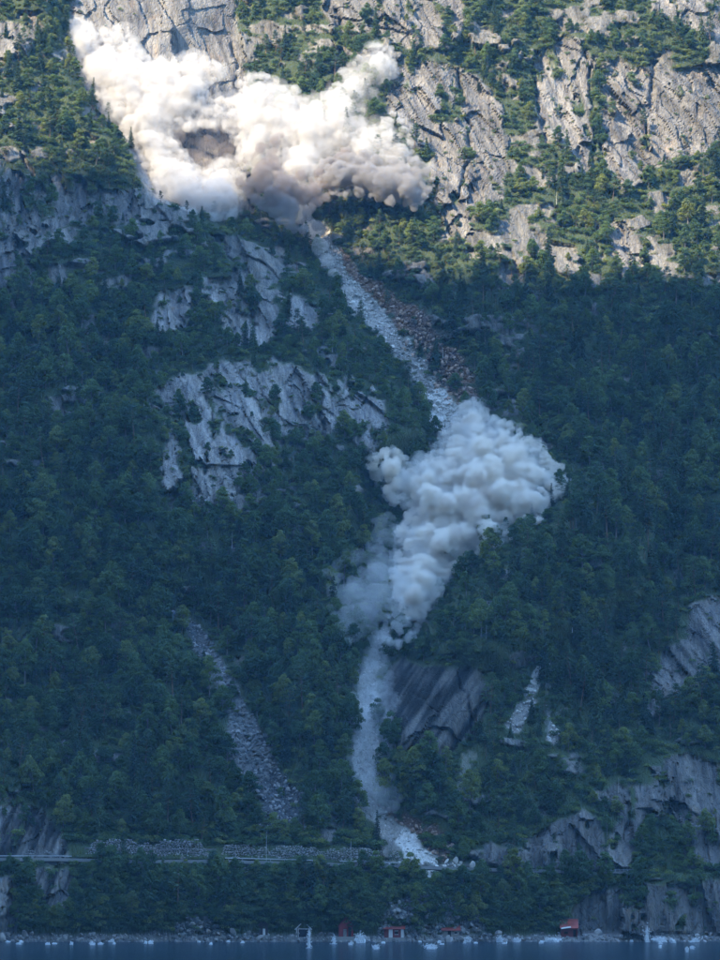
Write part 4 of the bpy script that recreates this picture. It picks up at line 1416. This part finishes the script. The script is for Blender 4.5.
def dust_mat(name, col, dens, tint=None, noisy=None):
    m = bpy.data.materials.new(name)
    m.use_nodes = True
    nt = m.node_tree; nt.nodes.clear()
    o = nt.nodes.new('ShaderNodeOutputMaterial')
    v = nt.nodes.new('ShaderNodeVolumePrincipled')
    v.inputs['Color'].default_value = (*col, 1)
    v.inputs['Density'].default_value = dens
    if tint:
        nt.links.new(ramp(nt, noise(nt, .16, 4, .6), [(.44, tint[0]), (.55, tint[1])]), v.inputs['Color'])
    if noisy:
        lo, hi, sc_ = noisy
        n = noise(nt, sc_, 6, .62)
        n.node.inputs['Distortion'].default_value = 1.3
        mr = N(nt, 'ShaderNodeMapRange')
        mr.inputs['From Min'].default_value = lo
        mr.inputs['From Max'].default_value = hi
        mr.inputs['To Max'].default_value = dens
        nt.links.new(n, mr.inputs[0])
        nt.links.new(mr.outputs[0], v.inputs['Density'])
    nt.links.new(v.outputs[0], o.inputs['Volume'])
    return m

MD_MIST = dust_mat("spray mist", (.95, .97, .99), .13)
# ------------------------------------------------------------------ spray where falling rocks hit the fjord
def spray_mesh(seed, tall):
    r = np.random.default_rng(seed)
    ps = []
    for i in range(30 if tall else 46):
        a = r.uniform(0, 6.28)
        if tall:
            t = r.uniform(0, 1)
            q = .55 * (1 - t) ** 1.5 + .10
            c = np.array([math.cos(a) * q * r.uniform(0, 1), math.sin(a) * q * r.uniform(0, 1), t * .95])
            s_ = (.30 * (1 - t) + .07) * r.uniform(.5, 1)
        else:
            k = i % 7                       # fingers thrown up at different angles
            t = r.uniform(0, 1)
            dx = (k - 3) * .27
            c = np.array([dx * (.5 + t) , r.uniform(-.3, .3), t * (.95 - .16 * abs(k - 3) * r.uniform(.4, 1.4))])
            s_ = (.26 * (1 - t) + .06) * r.uniform(.5, 1)
        v, f = unit_ico(1)
        v = v * (1 + r.uniform(-.35, .35, (len(v), 1)))
        ps.append((v * [s_, s_, s_ * .8] + c, f))
    v, f = join(ps)
    return np_mesh("spray", v, f, M_FOAM)
SPRAY_TALL = [spray_mesh(1, True), spray_mesh(2, True)]
SPRAY_LOW = [spray_mesh(3 + q, False) for q in range(3)]
def spray(px, py, hpx, wpx, label, seed):
    a, b_, c = ray_dir(px, py)
    t = (0 - CAM[2]) / c
    x, y = a * t, CAM[1] + b_ * t
    h, w = hpx / 3.7, wpx / 3.4
    r = np.random.default_rng(seed)
    rt = root("water_splash", (x, y, 0))
    me = SPRAY_TALL[seed % 2] if h > 1.6 * w else SPRAY_LOW[seed % 3]
    o = new_obj("spray", me, rt); o["kind"] = "stuff"
    o.scale = (w * .62, w * .5, h)
    o.rotation_euler = (0, r.uniform(-.12, .12), 0)
    if hpx >= 5 and wpx >= 5:
        v, f = unit_ico(2)
        v = v * (1 + .35 * vnoise3(v * 2.1 + seed, 5)[:, None]) * [w * .62, w * .5, h * .5] + [0, 0, h * .42]
        new_obj("mist", np_mesh("mist", v, f, MD_MIST), rt)
    dr = []
    for i in range(90):
        p = r.normal(0, 1, 3) * [w * .32, w * .3, h * .28] + [0, 0, h * .45]
        p[2] = abs(p[2])
        v, f = unit_ico(1)
        dr.append((v * r.uniform(.05, .17) + p, f))
    d = part("droplets", dr, M_FOAM, rt); d['kind'] = 'stuff'
    ring = []
    for i in range(22):
        ang = r.uniform(0, 6.28); q = r.uniform(.3, 1.1)
        v, f = ico(1, r, .3, (1, .8, .18))
        ring.append((v * r.uniform(.15, .5) + [math.cos(ang) * w * .5 * q, math.sin(ang) * w * .5 * q, .02], f))
    part("foam", ring, M_FOAM, rt)
    tag(rt, label, "splash", "splashes of falling rock in the fjord")
for i, a in enumerate([(309, 948, 21, 4, "tall narrow water spout in front of the grey boathouse"), (334, 944, 8, 4, "small pointed splash left of the red gabled boathouse"), (361, 943, 12, 9, "broad spray plume right of the red gabled boathouse"),
        (188, 938, 6, 9, "bright low splash beside the pale shore scree"), (152, 938, 3, 5, "tiny splash left of the shore scree"), (351, 945, 3, 3, "tiny splash in front of the red gabled boathouse"),
        (376, 949, 5, 5, "round splash on open water below the red house"), (431, 949, 6, 9, "lumpy splash on open water left of the rusty roofed shed"), (415, 939, 3, 9, "flat foam splash at the rubble bank"),
        (632, 940, 8, 9, "bright splash at the sea cliff right of the cabin"), (647, 942, 17, 5, "tall thin splash at the foot of the sea cliff"), (660, 942, 6, 13, "wide low splash right of the tall cliff splash"),
        (553, 942, 6, 14, "wide bright splash left of the red cabin"), (592, 941, 5, 9, "low splash right of the red cabin"), (613, 941, 4, 8, "low splash midway along the sea cliff"), (696, 942, 5, 6, "small splash near the right end of the cliff"),
        (672, 942, 4, 3, "tiny splash at the cliff right of the wide splash"), (692, 949, 3, 3, "tiny splash on open water at the right"), (687, 952, 5, 2, "tiny upright splash nearest the camera at the right"),
        (660, 948, 3, 2, "tiny drop splash in front of the wide cliff splash"), (47, 941, 3, 3, "tiny splash near the left shore cliff"), (92, 945, 3, 4, "small splash on open water at the left"), (112, 942, 3, 3, "tiny splash right of the small left splash"),
        (468, 942, 6, 5, "small splash right of the rusty roofed shed"), (500, 942, 7, 6, "pointed splash midway between shed and cabin"), (517, 942, 5, 6, "small splash left of the cabin's wide splash")]):
    spray(*a, 500 + i)
rs = np.random.default_rng(88)
for i in range(34):
    px = rs.uniform(4, 716); py = 941.5 + abs(rs.normal(0, 1)) * 2.2
    if min(abs(px - q) for q in (309, 361, 647)) < 8: continue
    look = ("faint" if py > 944 else "tiny") + " white splash"
    rel, mk, k = where_words(px, py, look)
    spray(px, py, rs.uniform(1.0, 2.6), rs.uniform(1.5, 3.4), f"{look}, {ORD[k - 1]} one {rel} {mk}", 900 + i)

# ------------------------------------------------------------------ dust clouds
def fill(poly, seed, step=8, rmax=13, rmin=2.6, holes=(), bulge=.5, rim=7.5, grow=1.0, ymix=0.0):
    """puffs that fill an outline: large in the middle, small along the rim"""
    r = np.random.default_rng(seed)
    xs = [p[0] for p in poly]; ys = [p[1] for p in poly]
    gx, gy = np.meshgrid(np.arange(min(xs), max(xs), step), np.arange(min(ys), max(ys), step))
    gx = gx.ravel() + r.uniform(-.5, .5, gx.size) * step; gy = gy.ravel() + r.uniform(-.5, .5, gy.size) * step
    d = -poly_sd(gx, gy, poly)
    for h in holes:
        d = np.minimum(d, poly_sd(gx, gy, h))
    k = d > rmin * .8
    out = []
    for x, y, q in zip(gx[k], gy[k], d[k]):
        rad = min(q, rmax) * (.45 + .65 * r.uniform(0, 1) ** 1.3)
        rad *= grow
        out.append((x, y, max(rad, rmin), ymix * rad * r.uniform(-.4, .4) - bulge * min(q, 30) * .3 * r.uniform(.3, 1.2)))
    # a rim of small puffs right on the outline
    n = len(poly)
    for i in range(n):
        (x0, y0), (x1, y1) = poly[i], poly[(i + 1) % n]
        L = math.hypot(x1 - x0, y1 - y0)
        for t in np.arange(r.uniform(0, 1) * 4, L, rim):
            out.append((x0 + (x1 - x0) * t / L + r.uniform(-3, 3), y0 + (y1 - y0) * t / L + r.uniform(-1.5, 1.5), r.uniform(2.0, 7.0) * grow, r.uniform(-2, 2)))
    return out

def cloud_mesh(name, puffs, depth, seed, voxel=.55, gen=(5, 2), thick=1.0, rough=.8, clear=-3.0):
    """cauliflower: every puff carries smaller puffs on its surface; all fused into one skin"""
    r = np.random.default_rng(seed)
    C = []
    HY = hit([p[0] for p in puffs], [p[1] for p in puffs])[1]
    for p, hy_ in zip(puffs, HY):
        px, py, rp = p[:3]
        y = min(depth(px, py) + (p[3] if len(p) > 3 else 0), float(hy_) - clear)
        rad = rp / FPX * (y + 900)
        y += r.uniform(-.5, .5) * rad
        x, yy, z = at_y(px, py, y)
        C.append((x, yy, z, rad * .9))
        for _ in range(gen[0]):
            d = r.normal(0, 1, 3); d /= np.linalg.norm(d)
            if d[1] > .3: d[1] *= -1
            q = np.array([x, yy, z]) + d * rad * .8
            r2 = rad * r.uniform(.22, .42)
            C.append((*q, r2))
            for _ in range(gen[1]):
                e = r.normal(0, 1, 3); e /= np.linalg.norm(e); e = e + d * .7; e /= np.linalg.norm(e)
                C.append((*(q + e * r2 * .85), max(r2 * r.uniform(.35, .55), voxel * .9)))
    C = np.array(C)
    vs, fs, o0 = [], [], 0
    for sub, sel_ in ((2, C[:, 3] > 1.6), (1, C[:, 3] <= 1.6)):
        bv, bf = unit_ico(sub)
        D = C[sel_]
        if len(D):
            vs.append((bv[None] * D[:, None, 3:4] * [1, thick, 1] + D[:, None, :3]).reshape(-1, 3))
            fs.append((bf[None] + (np.arange(len(D)) * len(bv))[:, None, None]).reshape(-1, 3) + o0)
            o0 += len(D) * len(bv)
    me = np_mesh(name, np.concatenate(vs), np.concatenate(fs))
    o = bpy.data.objects.new(name, me)
    sc.collection.objects.link(o)
    md = o.modifiers.new("fuse", 'REMESH')
    md.mode = 'VOXEL'; md.voxel_size = voxel
    dg = bpy.context.evaluated_depsgraph_get()
    m2 = bpy.data.meshes.new_from_object(o.evaluated_get(dg))
    bpy.data.objects.remove(o)
    n = len(m2.vertices)
    co = np.empty(n * 3, np.float32); m2.vertices.foreach_get('co', co); co = co.reshape(-1, 3).astype(float)
    no = np.empty(n * 3, np.float32); m2.vertices.foreach_get('normal', no); no = no.reshape(-1, 3).astype(float)
    d = (1 - np.abs(vnoise3(co / 3.2, 1))) * .9 + (1 - np.abs(vnoise3(co / 1.5, 2))) * .6 + (1 - np.abs(vnoise3(co / .8, 3))) * .3 - 1.1
    co = co + no * d[:, None] * rough
    m2.vertices.foreach_set('co', co.astype(np.float32).ravel())
    m2.update()
    print("CLOUD", name, len(C), n)
    return m2

def hy_ref(refs, off):
    xs, ys, zs = hit([q[0] for q in refs], [q[1] for q in refs])
    A = np.stack([np.ones(len(refs)), [q[1] for q in refs]], 1)
    k, *_ = np.linalg.lstsq(A, ys, rcond=None)
    return lambda px, py: float(k[0] + k[1] * py - off)

DA = hy_ref([(200, 60), (200, 130), (300, 130), (350, 190), (310, 240)], 12)
A_LEFT = R(58,43, 66,26, 76,20, 90,27, 96,44, 106,32, 120,28, 132,40, 138,54, 150,62, 164,60, 178,62, 192,56, 214,62, 222,74, 206,82, 202,104, 226,100, 242,106, 246,122, 226,126, 200,124, 168,130, 172,146, 192,166, 204,176, 222,162, 238,160, 244,184, 238,212, 214,218, 178,210, 158,200, 152,172, 138,152, 120,130, 100,108, 84,84, 68,60)
A_RIGHT = R(238,92, 248,76, 268,78, 276,86, 296,88, 298,102, 324,96, 336,86, 345,74, 360,60, 370,48, 388,47, 392,60, 394,74, 378,88, 368,100, 370,124, 386,112, 402,120, 408,140, 414,164, 392,172, 352,164, 345,150, 322,164, 314,186, 290,186, 270,176, 276,150, 260,174, 244,166, 236,140, 231,112)
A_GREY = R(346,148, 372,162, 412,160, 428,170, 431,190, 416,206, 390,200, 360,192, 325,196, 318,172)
A_BROWN = R(258,150, 282,136, 274,166, 315,180, 345,148, 358,176, 322,198, 304,214, 318,226, 300,230, 280,220, 260,206, 240,180, 243,162)
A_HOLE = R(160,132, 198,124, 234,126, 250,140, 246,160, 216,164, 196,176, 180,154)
A_TAIL = [(300,214,13),(312,230,12),(320,246,10),(327,260,8),(334,274,7),(346,290,7),(358,304,6)]
MD_HALO = dust_mat("dust haze rim", (.90, .87, .84), .045)
MD_O = dust_mat("outer dust", (.78, .755, .72), .24, noisy=(.38, .62, .22))
MD_W = dust_mat("sunlit pale dust", (.72, .70, .675), .55, noisy=(.36, .60, .26))
MD_SHADE = dust_mat("shade grey dust", (.45, .43, .42), .9, noisy=(.36, .60, .22))  # same dust as the pale billow, its underside's self-shadow put into the colour
MD_B = dust_mat("brown dust", (.40, .35, .325), .4)  # soil brown, its colour also deepened for the shade below the lobes
MD_H = dust_mat("shade brown dust", (.40, .34, .30), .30, noisy=(.36, .66, .2))  # soil brown and the hollow's shadow together in one colour
MD_T = dust_mat("thin tan dust", (.93, .89, .85), .16)
rt = root("dust_cloud", at_y(300, 140, DA(300, 140)))
def cloud_part(nm, puffs, depth, seed, m, rt, **k):
    me = cloud_mesh(nm, puffs, depth, seed, **k)
    me.materials.append(m)
    o = new_obj(nm, me, rt)
    o.location = tuple(-Vector(rt.location))
    return o
cloud_part("billow", fill(A_LEFT, 11, 9, 12, grow=.82) + fill(A_RIGHT, 12, 9, 13, grow=.82), DA, 1, MD_W, rt, rough=1.4)
cloud_part("outer_dust", fill(A_LEFT, 41, 8, 13, grow=1.0, rim=6) + fill(A_RIGHT, 42, 8, 14, grow=1.0, rim=6), DA, 33, MD_O, rt, rough=1.2, gen=(8, 2))
cloud_part("haze_rim", fill(A_LEFT, 21, 11, 14, grow=1.35) + fill(A_RIGHT, 22, 11, 15, grow=1.35) + fill(A_GREY, 23, 11, 14, grow=1.3), DA, 31, MD_HALO, rt, voxel=1.0, gen=(3, 1))
cloud_part("underside", fill(A_GREY, 13, 8, 15), lambda a, b: DA(a, b) - 8, 2, MD_SHADE, rt, rough=1.3)
cloud_part("brown_dust", fill(A_BROWN, 14, 9, 12), lambda a, b: DA(a, b) - 7, 3, MD_B, rt, rough=.5)
cloud_part("brown_shade_hollow", fill(A_HOLE, 15, 9, 9), lambda a, b: DA(a, b) + 6, 13, MD_H, rt)
cloud_part("dust_tail", A_TAIL, lambda a, b: DA(a, b) + 8, 4, MD_T, rt, clear=2.0)
tag(rt, "huge white sunlit dust cloud bursting from the cliff with brown underside", "dust cloud")

DB = hy_ref([(450, 470), (430, 540), (400, 600), (470, 440)], 15)
B_LOW = R(396,572, 440,560, 446,582, 432,598, 424,616, 412,634, 396,646, 386,640, 390,610)
B_VEIL = R(376,520, 392,516, 398,545, 396,600, 388,640, 372,628, 352,640, 338,632, 330,604, 330,572, 346,554, 362,556, 372,545)
C_VEIL = R(376,636, 394,642, 388,676, 394,700, 386,738, 392,776, 396,806, 380,818, 360,796, 350,756, 350,712, 360,672)
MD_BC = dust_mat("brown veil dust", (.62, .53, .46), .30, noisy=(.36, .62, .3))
MD_B1 = dust_mat("grey white dust", (.93, .90, .85), 1.1, noisy=(.36, .58, .28), tint=((.90, .845, .77), (.40, .32, .26)))
MD_B2 = dust_mat("settling dust", (.92, .90, .86), .28, noisy=(.30, .60, .16))
MD_V = dust_mat("thin veil dust", (.93, .92, .90), .11, noisy=(.30, .62, .12))
MD_V2 = dust_mat("thin falling dust", (.97, .97, .97), .16, noisy=(.34, .64, .18))
rt = root("dust_cloud", at_y(460, 500, DB(460, 500)))
cloud_part("billow", fill(B_OUT, 16, 10, 15, bulge=.9, ymix=1.8, rim=7, grow=.85), DB, 5, MD_B1, rt, clear=4.0, voxel=.42, gen=(10, 3), rough=1.5)
MD_O2 = dust_mat("outer grey dust", (.89, .85, .79), .30, noisy=(.36, .60, .22))
cloud_part("outer_dust", fill(B_OUT, 43, 8, 13, grow=1.0, rim=6), DB, 34, MD_O2, rt, clear=4.0, rough=1.3, gen=(8, 2))
cloud_part("haze_rim", fill(B_OUT, 24, 11, 14, grow=1.3), DB, 32, MD_HALO, rt, voxel=1.0, gen=(3, 1))
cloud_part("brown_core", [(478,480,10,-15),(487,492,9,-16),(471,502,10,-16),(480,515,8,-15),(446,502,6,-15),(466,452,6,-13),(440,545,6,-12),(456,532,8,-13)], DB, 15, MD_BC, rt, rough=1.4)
cloud_part("settling_dust", fill(B_LOW, 17, 9, 12), lambda a, b: DB(a, b) - 4, 6, MD_B2, rt, clear=5.0)
cloud_part("dust_veil", fill(B_VEIL, 18, 10, 13) + [(393,449,4)], lambda a, b: DB(a, b) - 5, 7, MD_V, rt, voxel=.9, clear=8.0)
tag(rt, "grey cauliflower shaped dust cloud rising above the lower chute", "dust cloud")
DC = lambda px, py: float(hit([px], [py])[1][0]) - 2.0
rt = root("dust_trail", at_y(370, 740, DC(370, 740)))
cloud_part("dust_veil", fill(C_VEIL, 51, 5, 11, rim=4), DC, 8, MD_V2, rt, voxel=.6, gen=(6, 2), rough=2.0, clear=1.0)
tag(rt, "thin pale dust trail falling left of the striped slab", "dust trail")
rt = root("dust_trail", at_y(549, 700, DC(549, 700)))
cloud_part("dust_veil", [(548, 640 + 9 * k, 2.2 + .25 * k) for k in range(11)], DC, 9, MD_V2, rt, voxel=.6, gen=(4, 2))
tag(rt, "very thin vertical dust trail right of the white debris patches", "dust trail")

# ------------------------------------------------------------------ air
def build_haze():
    m = bpy.data.materials.new("haze air")
    m.use_nodes = True
    nt = m.node_tree; nt.nodes.clear()
    o = nt.nodes.new('ShaderNodeOutputMaterial')
    v = nt.nodes.new('ShaderNodeVolumePrincipled')
    v.inputs['Color'].default_value = (.32, .67, 1.0, 1)
    v.inputs['Density'].default_value = HAZE
    nt.links.new(v.outputs[0], o.inputs['Volume'])
    x0, x1, y0, y1, z0, z1 = -4400, 3200, -3950, 1000, -46, 2200
    bm = bmesh.new()
    bmesh.ops.create_cube(bm, size=1)
    for q in bm.verts:
        q.co = (x0 if q.co.x < 0 else x1, y0 if q.co.y < 0 else y1, z0 if q.co.z < 0 else z1)
    me = bpy.data.meshes.new("haze"); bm.to_mesh(me); bm.free(); me.materials.append(m)
    tag(new_obj("haze", me), "thin blue haze filling the air of the fjord", None, None, 'stuff')
HAZE = 0.00007
if HAZE: build_haze()
